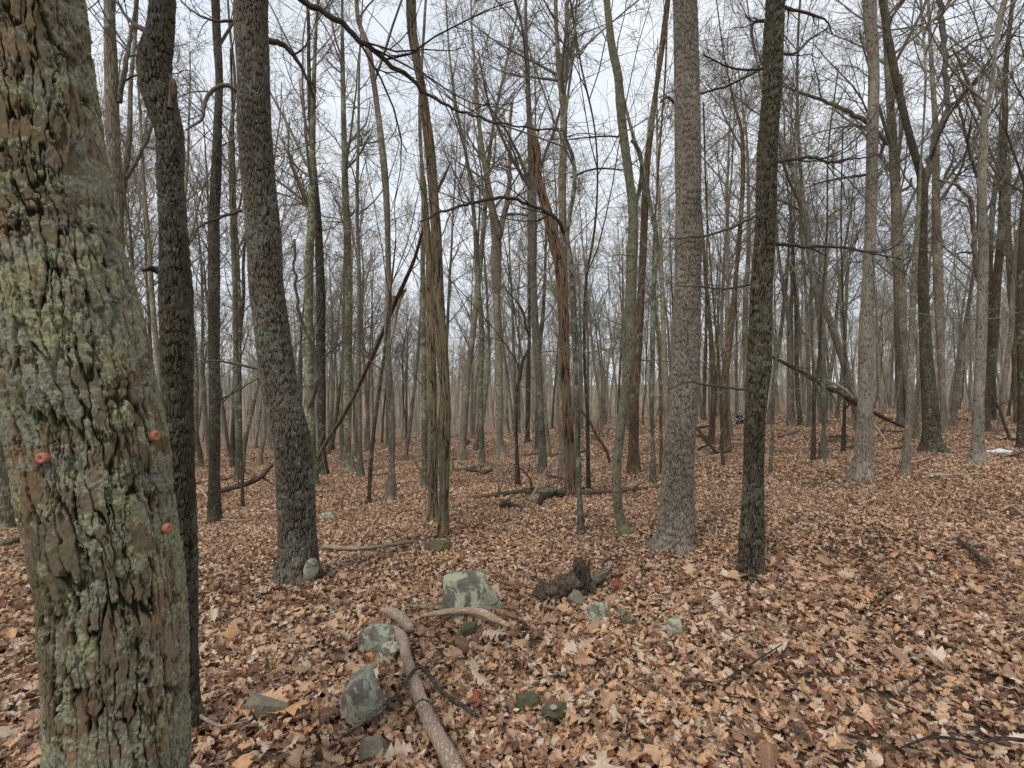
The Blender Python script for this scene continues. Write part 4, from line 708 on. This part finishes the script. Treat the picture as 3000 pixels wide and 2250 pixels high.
# ------------------------------------------------------------------ background trees
VAR = []
def variant(kind, seed):
    H = {'tall': rng.uniform(18, 23), 'lean': rng.uniform(15, 19), 'sapling': rng.uniform(6, 10)}[kind]
    r0 = {'tall': rng.uniform(.13, .20), 'lean': rng.uniform(.10, .15), 'sapling': rng.uniform(.03, .05)}[kind]
    n = 12; p = np.zeros((n, 3)); d = np.array([rng.normal(0, .03), rng.normal(0, .03), 1]); lw = {'tall': .035, 'lean': .07, 'sapling': .09}[kind]
    for i in range(1, n):
        d = d + np.r_[rng.normal(0, lw, 2), 0]; d[:2] *= .88; p[i] = p[i - 1] + d / np.linalg.norm(d) * H / (n - 1)
    r = r0 * (1 - .85 * np.linspace(0, 1, n) ** 1.1); p = np.vstack([[0, 0, -.4], [0, 0, 0], [0, 0, .14], [0, 0, .45], p[1:]]); r = np.r_[r0 * 2.1, r0 * 1.55, r0 * 1.2, r0 * 1.02, r[1:]]
    V, F, _, PR = trunk_plain(p, r, 9, seed, .4); tp, tr = PR[:, :3], PR[:, 3]
    a = Acc()
    if kind == 'tall':
        crown(a, tp, tr, 14, .38, (6, 5, 2), (3, 7), .009, (22, 45), .07)
        lowdead(a, tp, tr, 4, .15, .5, (1, 2.4), (3, 3, 0), .005)
    elif kind == 'lean':
        crown(a, tp, tr, 14, .34, (6, 5, 2), (2, 5), .008, (25, 50), .08); lowdead(a, tp, tr, 4, .12, .5, (1, 2.2), (3, 3, 0), .005)
    else:
        crown(a, tp, tr, 14, .2, (5, 4, 2), (.8, 2.4), .005, (35, 70), .03)
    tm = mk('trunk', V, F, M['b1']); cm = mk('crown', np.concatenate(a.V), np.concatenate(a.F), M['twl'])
    for o_ in (tm, cm): COL.objects.unlink(o_)
    return kind, tm, cm
for i in range(7): VAR.append(variant('tall', i))
for i in range(5): VAR.append(variant('lean', 20 + i))
for i in range(3): VAR.append(variant('sapling', 40 + i))
LB = {('tall', 0): 'tall bare grey-brown tree standing deep among the crowded trunks behind', ('lean', 0): 'slender bare tree with wavering stem deep in the crowded wood behind', ('sapling', 0): 'spindly bare understory sapling far back between the trunks'}
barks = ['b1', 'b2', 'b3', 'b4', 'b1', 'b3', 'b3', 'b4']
variants_m = {}
def place_bg(x, y, kind):
    c_ = [v for v in VAR if v[0] == kind]; k, tm, cm = c_[rng.integers(len(c_))]; bk = barks[rng.integers(len(barks))]
    tone = {'b1': 'grey-brown', 'b2': 'dark', 'b3': 'pale grey', 'b4': 'greenish lichened', 'b5': 'brown'}[bk]
    t = thing({'tall': 'forest_tree', 'lean': 'slender_tree', 'sapling': 'sapling'}[kind], (x, y, float(terr(x, y))), {'tall': f'tall bare {tone} tree standing deep among the crowded trunks behind', 'lean': f'slender bare {tone} tree with wavering stem deep in the crowded wood', 'sapling': f'spindly bare {tone} sapling far back between the trunks'}[kind], 'tree', {'tall': f'tall {tone} trees deep in the wood', 'lean': f'slender wavering {tone} trees deep in the wood', 'sapling': f'{tone} saplings far back'}[kind])
    a = tm.copy(); key = (tm.name, bk)
    if key not in variants_m:
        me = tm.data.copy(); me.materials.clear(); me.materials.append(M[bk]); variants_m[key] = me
    a.data = variants_m[key]; COL.objects.link(a); a.parent = t
    b_ = cm.copy(); COL.objects.link(b_); b_.parent = t
    t.rotation_euler = (rng.normal(0, .02), rng.normal(0, .02), rng.uniform(0, 6.28)); s = rng.uniform(.82, 1.15); t.scale = (s, s, s)
placed = [(h[1][0], h[1][1]) for h in HERO.values()]
nb = 0; tries = 0
keep = [(2165, 34.5, 22), (2930, 20, 50)]
while nb < 225 and tries < 9000:
    tries += 1
    Y = math.sqrt(rng.uniform(19 ** 2, 78 ** 2)) if rng.random() < .5 else rng.uniform(20, 60); u = rng.uniform(-1.12, 1.12); X = u * Y; px = 1500 + 1500 * u
    if any((X - a) ** 2 + (Y - b_) ** 2 < 1.7 ** 2 for a, b_ in placed): continue
    if any(abs(px - kx_) < kw and Y < ky for kx_, ky, kw in keep): continue
    if Y < 26 and rng.random() < .35: continue
    kind = rng.choice(['tall', 'lean', 'sapling'], p=[.52, .34, .14] if Y < 50 else [.65, .33, .02])
    place_bg(X, Y, kind); placed.append((X, Y)); nb += 1
def far_wood():
    acc = Acc()
    for n, y0, y1, r0, r1, full in ((800, 70, 150, .12, .25, 1), (900, 150, 300, .15, .32, 1), (1500, 300, 620, .22, .45, 0)):
        Y = np.sqrt(rng.uniform(y0 ** 2, y1 ** 2, n)); X = rng.uniform(-1.25, 1.25, n) * Y; Z = terr(X, Y)
        D = np.c_[rng.normal(0, .05, n), rng.normal(0, .05, n), np.ones(n)]; H = rng.uniform(15, 23, n)
        pts, rad = walk(np.c_[X, Y, Z - .3], D, H, rng.uniform(r0, r1, n), 8, .03, .02, .2); acc.tube(pts, rad, 4)
        a, b_ = spawn(pts, rad, 9 if full else 5, .35, 1, 22, 50, 2.5, 6, 4, .1, .08, .5, .03 * (1 + (y0 > 100)), True); acc.tube(a, b_, 3)
        if full:
            c_, d_ = spawn(a, b_, 6 if y0 < 100 else 3, .2, 1, 25, 60, .4, .7, 4, .12, .04, .6, .022); acc.tube(c_, d_, 3)
            if y0 < 100: e_, f_ = spawn(c_, d_, 2, .2, 1, 25, 60, .5, .8, 3, .12, .04, .7, .016); acc.tube(e_, f_, 3)
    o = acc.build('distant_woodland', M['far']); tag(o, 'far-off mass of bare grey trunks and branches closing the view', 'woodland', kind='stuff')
    acc = Acc()
    for n, y0, y1, h0, h1, rr in ((260, 15, 50, 1.5, 4, .008), (450, 50, 140, 2, 5, .02), (900, 140, 420, 2, 6, .05)):
        Y = np.sqrt(rng.uniform(y0 ** 2, y1 ** 2, n)); X = rng.uniform(-1.2, 1.2, n) * Y
        D = np.c_[rng.normal(0, .12, n), rng.normal(0, .12, n), np.ones(n)]
        pts, rad = walk(np.c_[X, Y, terr(X, Y) - .1], D, rng.uniform(h0, h1, n), rng.uniform(.6, 1.3, n) * rr, 8, .07, .03, .3); acc.tube(pts, rad, 4)
        a, b_ = spawn(pts, rad, 7, .2, 1, 35, 75, .3, .55, 5, .12, .03, .6, rr * .35); acc.tube(a, b_, 3)
        if y0 < 140: c_, d_ = spawn(a, b_, 4, .2, 1, 30, 65, .4, .6, 4, .12, .03, .7, rr * .28); acc.tube(c_, d_, 3)
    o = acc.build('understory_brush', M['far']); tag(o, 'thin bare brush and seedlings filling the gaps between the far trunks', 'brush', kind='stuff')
far_wood()

# ------------------------------------------------------------------ person far off
def skin(name, joints, edges, mt, parent, sub=2):
    me = bpy.data.meshes.new(name); me.from_pydata([j[:3] for j in joints], edges, []); o = bpy.data.objects.new(name, me); COL.objects.link(o); o.parent = parent
    md = o.modifiers.new('skin', 'SKIN'); sv = me.skin_vertices[0].data
    for i, j in enumerate(joints): sv[i].radius = (j[3], j[4] if len(j) > 4 else j[3])
    sv[0].use_root = True
    s = o.modifiers.new('sub', 'SUBSURF'); s.levels = sub; s.render_levels = sub; me.materials.append(M[mt])
    return o
for nm, c_ in (('skinm', (.45, .25, .17)), ('shirt', (.012, .016, .03)), ('jeans', (.03, .055, .11)), ('cap', (.25, .26, .25)), ('print', (.3, .32, .36)), ('shoe', (.05, .04, .035)), ('bag', (.012, .012, .018)), ('pink', (.35, .2, .17)), ('eye', (.03, .02, .02))):
    m, t, b = mat(nm); oc = nd(t, 'ShaderNodeTexCoord').outputs['Object']; t.links.new(mixc(t, noise(t, oc, 20, 4), tuple(x * .75 for x in c_), tuple(min(1, x * 1.3) for x in c_)), b.inputs['Base Color']); M[nm] = m
def person():
    Yp = 34.5; X = (2165 - 1500) / 1500 * Yp; z0 = CAMZ - (1247 - 1125) / 1500 * Yp; z0 = max(z0, float(terr(X, Yp)))
    t = thing('person', (X, Yp, z0), 'person in dark shirt, jeans and grey cap sitting among far trees, forearms held in front', 'person')
    J = [(0, 0, .26, .12, .10), (0, -.01, .42, .12, .09), (0, -.02, .58, .14, .09), (0, -.01, .68, .07, .06), (0, -.02, .75, .05), (0, -.03, .83, .085, .10), (0, -.03, .91, .07, .08)]
    E = [(0, 1), (1, 2), (2, 3), (3, 4), (4, 5), (5, 6)]
    for sx in (-1, 1):
        k = len(J); J += [(sx * .17, 0, .65, .055), (sx * .25, -.06, .47, .042), (sx * .16, -.26, .43, .033), (sx * .07, -.30, .43, .026), (sx * .03, -.31, .43, .03, .018)]
        E += [(2, k), (k, k + 1), (k + 1, k + 2), (k + 2, k + 3), (k + 3, k + 4)]
        h = k + 4
        for q in range(4):
            f = len(J); zz = .455 - q * .016; J += [(sx * -.01, -.325, zz, .009), (sx * -.035, -.315, zz - .004, .008)]; E += [(h, f), (f, f + 1)]
        f = len(J); J += [(sx * .03, -.33, .465, .010), (sx * .01, -.345, .475, .008)]; E += [(h, f), (f, f + 1)]
        k = len(J); J += [(sx * .11, -.04, .22, .085), (sx * .16, -.40, .43, .058), (sx * .14, -.50, .10, .042), (sx * .14, -.60, .05, .04)]
        E += [(0, k), (k, k + 1), (k + 1, k + 2), (k + 2, k + 3)]
    body = skin('body', J, E, 'skinm', t)
    S_ = [(0, 0, .27, .15, .12), (0, -.01, .42, .15, .12), (0, -.02, .58, .17, .12), (0, -.01, .69, .075, .07)]; SE = [(0, 1), (1, 2), (2, 3)]
    for sx in (-1, 1): k = len(S_); S_ += [(sx * .18, 0, .65, .07), (sx * .235, -.045, .52, .06)]; SE += [(2, k), (k, k + 1)]
    skin('shirt', S_, SE, 'shirt', t)
    Jn = [(0, 0, .22, .14, .12)]; JE = []
    for sx in (-1, 1): k = len(Jn); Jn += [(sx * .11, -.05, .22, .10), (sx * .16, -.40, .43, .075), (sx * .14, -.49, .14, .058)]; JE += [(0, k), (k, k + 1), (k + 1, k + 2)]
    skin('jeans', Jn, JE, 'jeans', t)
    for sx in (-1, 1):
        V, F = blob((sx * .14, -.57, .05), (.05, .13, .05), 3, .05, 2, 3); mk('shoe', V, F, M['shoe'], t)
    V, F = blob((0, -.03, .92), (.095, .11, .07), 3, .03, 2, 3); cp = mk('cap', V, F, M['cap'], t); V, F = blob((0, -.14, .905), (.07, .06, .012), 3, .02, 2, 3); mk('brim', V, F, M['cap'], cp)
    V, F = blob((0, -.135, .835), (.014, .02, .02), 2, .02, 2, 3); mk('nose', V, F, M['skinm'], t)
    for sx in (-1, 1):
        V, F = blob((sx * .032, -.118, .858), (.014, .01, .008), 2, .0, 2, 3); mk('eye', V, F, M['eye'], t)
        V, F = blob((sx * .088, -.02, .845), (.012, .02, .03), 2, .0, 2, 3); mk('ear', V, F, M['skinm'], t)
    V, F = blob((0, -.125, .80), (.026, .008, .006), 2, .0, 2, 3); mk('mouth', V, F, M['eye'], t)
    th = np.linspace(.35, math.pi - .35, 14); pa = np.stack([np.cos(th) * .09, np.full(14, -.148), .54 + np.sin(th) * .05], -1)
    V, F = tubes(pa[None], np.full((1, 14), .011), 6); mk('shirt_print', V, F, M['print'], t)
    # bundle of gear
    tb = thing('gear_bundle', (X + .62, Yp + .1, z0), 'black bundle of gear beside the seated person', 'bag')
    V, F = blob((0, 0, .24), (.24, .2, .28), 4, .14, 2, 9, 0, 5); mk('sack', V, F, M['bag'], tb)
    V, F = blob((-.05, -.12, .5), (.13, .1, .08), 3, .2, 2, 10); mk('flap', V, F, M['bag'], tb)
    V, F = blob((.1, -.17, .45), (.06, .04, .035), 3, .2, 2, 11); mk('patch', V, F, M['pink'], tb)
    V, F = blob((0, .1, .12), (.26, .14, .2), 4, .12, 2, 14); o = mk('sitting_stone', V, F, M['rockb']); o.location = (X, Yp + .06, z0 - .02); tag(o, 'dark stone the distant person sits on', 'rock')
person()

# ------------------------------------------------------------------ leaf litter
def mat_leaf(name, rampv=LEAFRAMP):
    m, t, b = mat(name); r = nd(t, 'ShaderNodeAttribute', attribute_name='rnd').outputs['Fac']; oc = nd(t, 'ShaderNodeTexCoord').outputs['Object']
    col = ramp(t, r, rampv)
    col = mixc(t, 1., col, ramp(t, noise(t, oc, 60, 4, .7), [(.3, (.72, .70, .68)), (.7, (1.15, 1.15, 1.15))]), 'MULTIPLY')
    col = mixc(t, 1., col, ramp(t, noise(t, oc, .35, 3, .6), [(.35, (.84, .80, .78)), (.65, (1.1, 1.1, 1.1))]), 'MULTIPLY')
    vn = nd(t, 'ShaderNodeAttribute', attribute_name='vein').outputs['Fac']
    col = mixc(t, ramp(t, vn, [(.0, (.35,) * 3), (.12, BLACK)]), col, (.42, .28, .17))
    t.links.new(col, b.inputs['Base Color']); b.inputs['Roughness'].default_value = .6; b.inputs['Specular IOR Level'].default_value = .3
    tr = t.nodes.new('ShaderNodeBsdfTranslucent'); t.links.new(col, tr.inputs[0]); ms_ = t.nodes.new('ShaderNodeMixShader'); ms_.inputs[0].default_value = .12
    out = [n for n in t.nodes if n.type == 'OUTPUT_MATERIAL'][0]; t.links.new(b.outputs[0], ms_.inputs[1]); t.links.new(tr.outputs[0], ms_.inputs[2]); t.links.new(ms_.outputs[0], out.inputs[0])
    return m
M['leaf'] = mat_leaf('dead_leaf')
def leaf_tpl(kind, lod):
    if kind == 'oak':
        if lod == 0: t = np.array([0, .12, .20, .29, .37, .47, .56, .66, .75, .84, .92, 1]); wd = np.array([.012, .02, .20, .12, .31, .11, .40, .13, .27, .10, .13, .0])
        elif lod == 1: t = np.array([0, .2, .36, .5, .66, .82, 1]); wd = np.array([.01, .17, .08, .33, .10, .24, .0])
        else: t = np.array([0, .35, .7, 1]); wd = np.array([.02, .24, .28, .0])
        sh = np.where(wd > .12, .09, 0)
    elif kind == 'maple':
        if lod == 0: t = np.array([0, .1, .2, .3, .4, .5, .58, .68, .76, .86, 1]); wd = np.array([.01, .22, .38, .26, .48, .24, .40, .16, .20, .08, 0])
        elif lod == 1: t = np.array([0, .2, .3, .45, .6, .8, 1]); wd = np.array([.05, .36, .24, .46, .22, .2, 0])
        else: t = np.array([0, .3, .7, 1]); wd = np.array([.1, .4, .3, .0])
        sh = np.where(wd > .3, .09, 0)
    else:
        n = {0: 9, 1: 6, 2: 4}[lod]; t = np.linspace(0, 1, n); wd = .26 * np.sin(np.pi * t) ** .8; sh = np.zeros(n)
    n = len(t); cols = 5 if lod == 0 else 3
    fr = np.linspace(-1, 1, cols)
    X = t[:, None] + sh[:, None] * np.abs(fr)[None]; Yv = wd[:, None] * fr[None]
    V = np.stack([X, Yv, np.zeros_like(X)], -1).reshape(-1, 3) - [.5, 0, 0]
    vein = np.tile(np.abs(fr), n) if lod == 0 else np.full(n * cols, .5)
    i = np.arange(n - 1)[:, None] * cols; j = np.arange(cols - 1)[None]
    F = np.stack([i + j, i + j + 1, i + cols + j + 1, i + cols + j], -1).reshape(-1, 4)
    return V, F, vein
def scatter(kinds, lod, X, Y, size, tiltsd, curl, zmax, acc):
    kidx = rng.choice(len(kinds), len(X), p=[k[1] for k in kinds])
    for ki, (kn, _) in enumerate(kinds):
        s = kidx == ki; x, y = X[s], Y[s]; n = len(x)
        if not n: continue
        V, F, vein = leaf_tpl(kn, lod); L = size[s] * (1.15 if kn == 'oak' else .8 if kn == 'oval' else .95)
        v = np.repeat(V[None], n, 0) * L[:, None, None]
        c1 = rng.normal(0, curl, n) / L * 1.0; c2 = rng.normal(0, curl * .8, n) / L
        c1 = np.where(np.abs(c1) < .5, .5, c1)[:, None]; c2 = np.where(np.abs(c2) < .5, .5, c2)[:, None]
        yy = v[:, :, 1]; xx = v[:, :, 0]
        # roll across, then along
        ty = np.clip(yy * c1 * 2.2, -2.6, 2.6); Yn = np.sin(ty) / (c1 * 2.2); Zn = (1 - np.cos(ty)) / (c1 * 2.2)
        tx = np.clip(xx * c2, -2.2, 2.2); Xn = np.sin(tx) / c2; Z2 = (1 - np.cos(tx)) / c2
        # twist
        tw = rng.normal(0, .6, n)[:, None] * V[None, :, 0]; Yt = Yn * np.cos(tw) - Zn * np.sin(tw); Zt = Yn * np.sin(tw) + Zn * np.cos(tw)
        v = np.stack([Xn, Yt, Zt + Z2 * .8], -1)
        v[:, :, 2] += rng.normal(0, .018, v.shape[:2]) * L[:, None] * (1 if lod < 2 else .5)
        a = rng.uniform(0, 2 * math.pi, n); p = rng.normal(0, tiltsd, n); q = rng.normal(0, tiltsd, n)
        cp, sp, cq, sq, ca, sa = np.cos(p), np.sin(p), np.cos(q), np.sin(q), np.cos(a), np.sin(a)
        x1, y1, z1 = v[..., 0], v[..., 1], v[..., 2]
        y2 = y1 * cq[:, None] - z1 * sq[:, None]; z2 = y1 * sq[:, None] + z1 * cq[:, None]
        x3 = x1 * cp[:, None] + z2 * sp[:, None]; z3 = -x1 * sp[:, None] + z2 * cp[:, None]
        x4 = x3 * ca[:, None] - y2 * sa[:, None]; y4 = x3 * sa[:, None] + y2 * ca[:, None]
        zz = terr(x, y) + rng.uniform(.004, zmax, n)
        W = np.stack([x4 + x[:, None], y4 + y[:, None], z3 + zz[:, None]], -1)
        m_ = V.shape[0]; FF = (F[None] + (np.arange(n) * m_)[:, None, None]).reshape(-1, 4)
        rv = np.repeat(np.clip(rng.beta(2.0, 1.9, n), 0, .995), m_); rare = np.repeat(rng.random(n) < .012, m_); rv[rare] = 1.
        acc['V'].append(W.reshape(-1, 3)); acc['F'].append(FF + acc['n']); acc['n'] += n * m_; acc['r'].append(rv); acc['v'].append(np.tile(vein, n))
def zone(y0, y1, dens, um, seed=0):
    n = int(dens * um * (y1 ** 2 - y0 ** 2)); Y = np.sqrt(rng.uniform(y0 ** 2, y1 ** 2, n)); U = rng.uniform(-um, um, n); X = U * Y
    cl = fbm(X * 1.3 + 50, Y * 1.3, X * 0, 3, 4)      # leaves lie thicker in places
    k = rng.random(n) < np.clip(.78 + (cl - .5) * 1.6, .5, 1); X, Y = X[k], Y[k]
    bx, by = HERO['T1'][1][:2]; ok = (X - bx) ** 2 + (Y - by) ** 2 > .2 ** 2
    return X[ok], Y[ok]
KM = [('oak', .42), ('maple', .18), ('oval', .40)]
def litter():
    A = dict(V=[], F=[], n=0, r=[], v=[])
    X, Y = zone(.7, 4.6, 3000, 1.25); scatter(KM, 0, X, Y, rng.uniform(.026, .072, len(X)), .5, 1.4, .045, A)
    X, Y = zone(1.2, 4.6, 38, 1.2); scatter([('oak', .6), ('maple', .4), ], 0, X, Y, rng.uniform(.09, .155, len(X)), .4, 1.1, .075, A)
    X, Y = zone(4.6, 9, 1800, 1.2); scatter(KM, 1, X, Y, rng.uniform(.032, .072, len(X)), .5, 1.5, .05, A)
    X, Y = zone(9, 17, 800, 1.15); scatter(KM, 2, X, Y, rng.uniform(.045, .09, len(X)), .6, 1.3, .055, A)
    X, Y = zone(17, 34, 200, 1.12); scatter(KM, 2, X, Y, rng.uniform(.07, .13, len(X)), .55, 1., .06, A)
    X, Y = zone(34, 70, 22, 1.1); scatter(KM, 2, X, Y, rng.uniform(.18, .26, len(X)), .4, .8, .06, A)
    print('leaf verts', A['n'])
    o = mk('leaf_litter', np.concatenate(A['V']), np.concatenate(A['F']), M['leaf'], attrs=dict(rnd=np.concatenate(A['r']), vein=np.concatenate(A['v'])))
    tag(o, 'deep carpet of fallen brown and tan oak leaves over the forest floor', 'leaves', kind='stuff')
litter()
def twig_litter():
    acc = Acc()
    for y0, y1, dens, L in ((1.2, 6, 9, (.08, .35)), (6, 16, 3, (.2, .8)), (16, 45, .7, (.4, 1.6))):
        n = int(dens * 1.15 * (y1 ** 2 - y0 ** 2)); Y = np.sqrt(rng.uniform(y0 ** 2, y1 ** 2, n)); X = rng.uniform(-1.15, 1.15, n) * Y
        a = rng.uniform(0, 6.28, n); D = np.c_[np.cos(a), np.sin(a), rng.normal(0, .12, n)]
        p, r = walk(np.c_[X, Y, terr(X, Y) + rng.uniform(.015, .055, n)], D, rng.uniform(L[0], L[1], n), rng.uniform(.0015, .0045, n) * (1 + y0 * .1), 6, .12, 0, .4); acc.tube(p, r, 4)
    o = acc.build('twig_litter', M['tw']); tag(o, 'thin dead twigs scattered over the leaf carpet', 'twigs', kind='stuff')
twig_litter()
def grass():
    m, t, b = mat('grass_blade'); b.inputs['Base Color'].default_value = (.14, .17, .045, 1); acc = Acc()
    for (px, row, n, rr) in ((1560, 2085, 40, .10), (1510, 1900, 14, .12), (1840, 1860, 40, .14), (2900, 2010, 30, .15), (1280, 1945, 10, .08), (2180, 1900, 20, .12), (1640, 1990, 12, .1), (1275, 2090, 14, .06), (2460, 2170, 14, .12), (60, 1960, 25, .12), (2800, 1930, 20, .15)):
        g = G(px, row); X = g[0] + rng.normal(0, rr, n); Y = g[1] + rng.normal(0, rr, n); a = rng.uniform(0, 6.28, n)
        p, r = walk(np.c_[X, Y, terr(X, Y)], np.c_[np.cos(a) * .6, np.sin(a) * .6, np.ones(n)], rng.uniform(.05, .13, n), np.full(n, .0011), 6, .12, -.12, .3); acc.tube(p, r, 3)
    o = acc.build('grass', m); tag(o, 'sparse green grass blades poking through the leaves', 'grass', kind='stuff')
grass()
print('objects', len(bpy.data.objects))
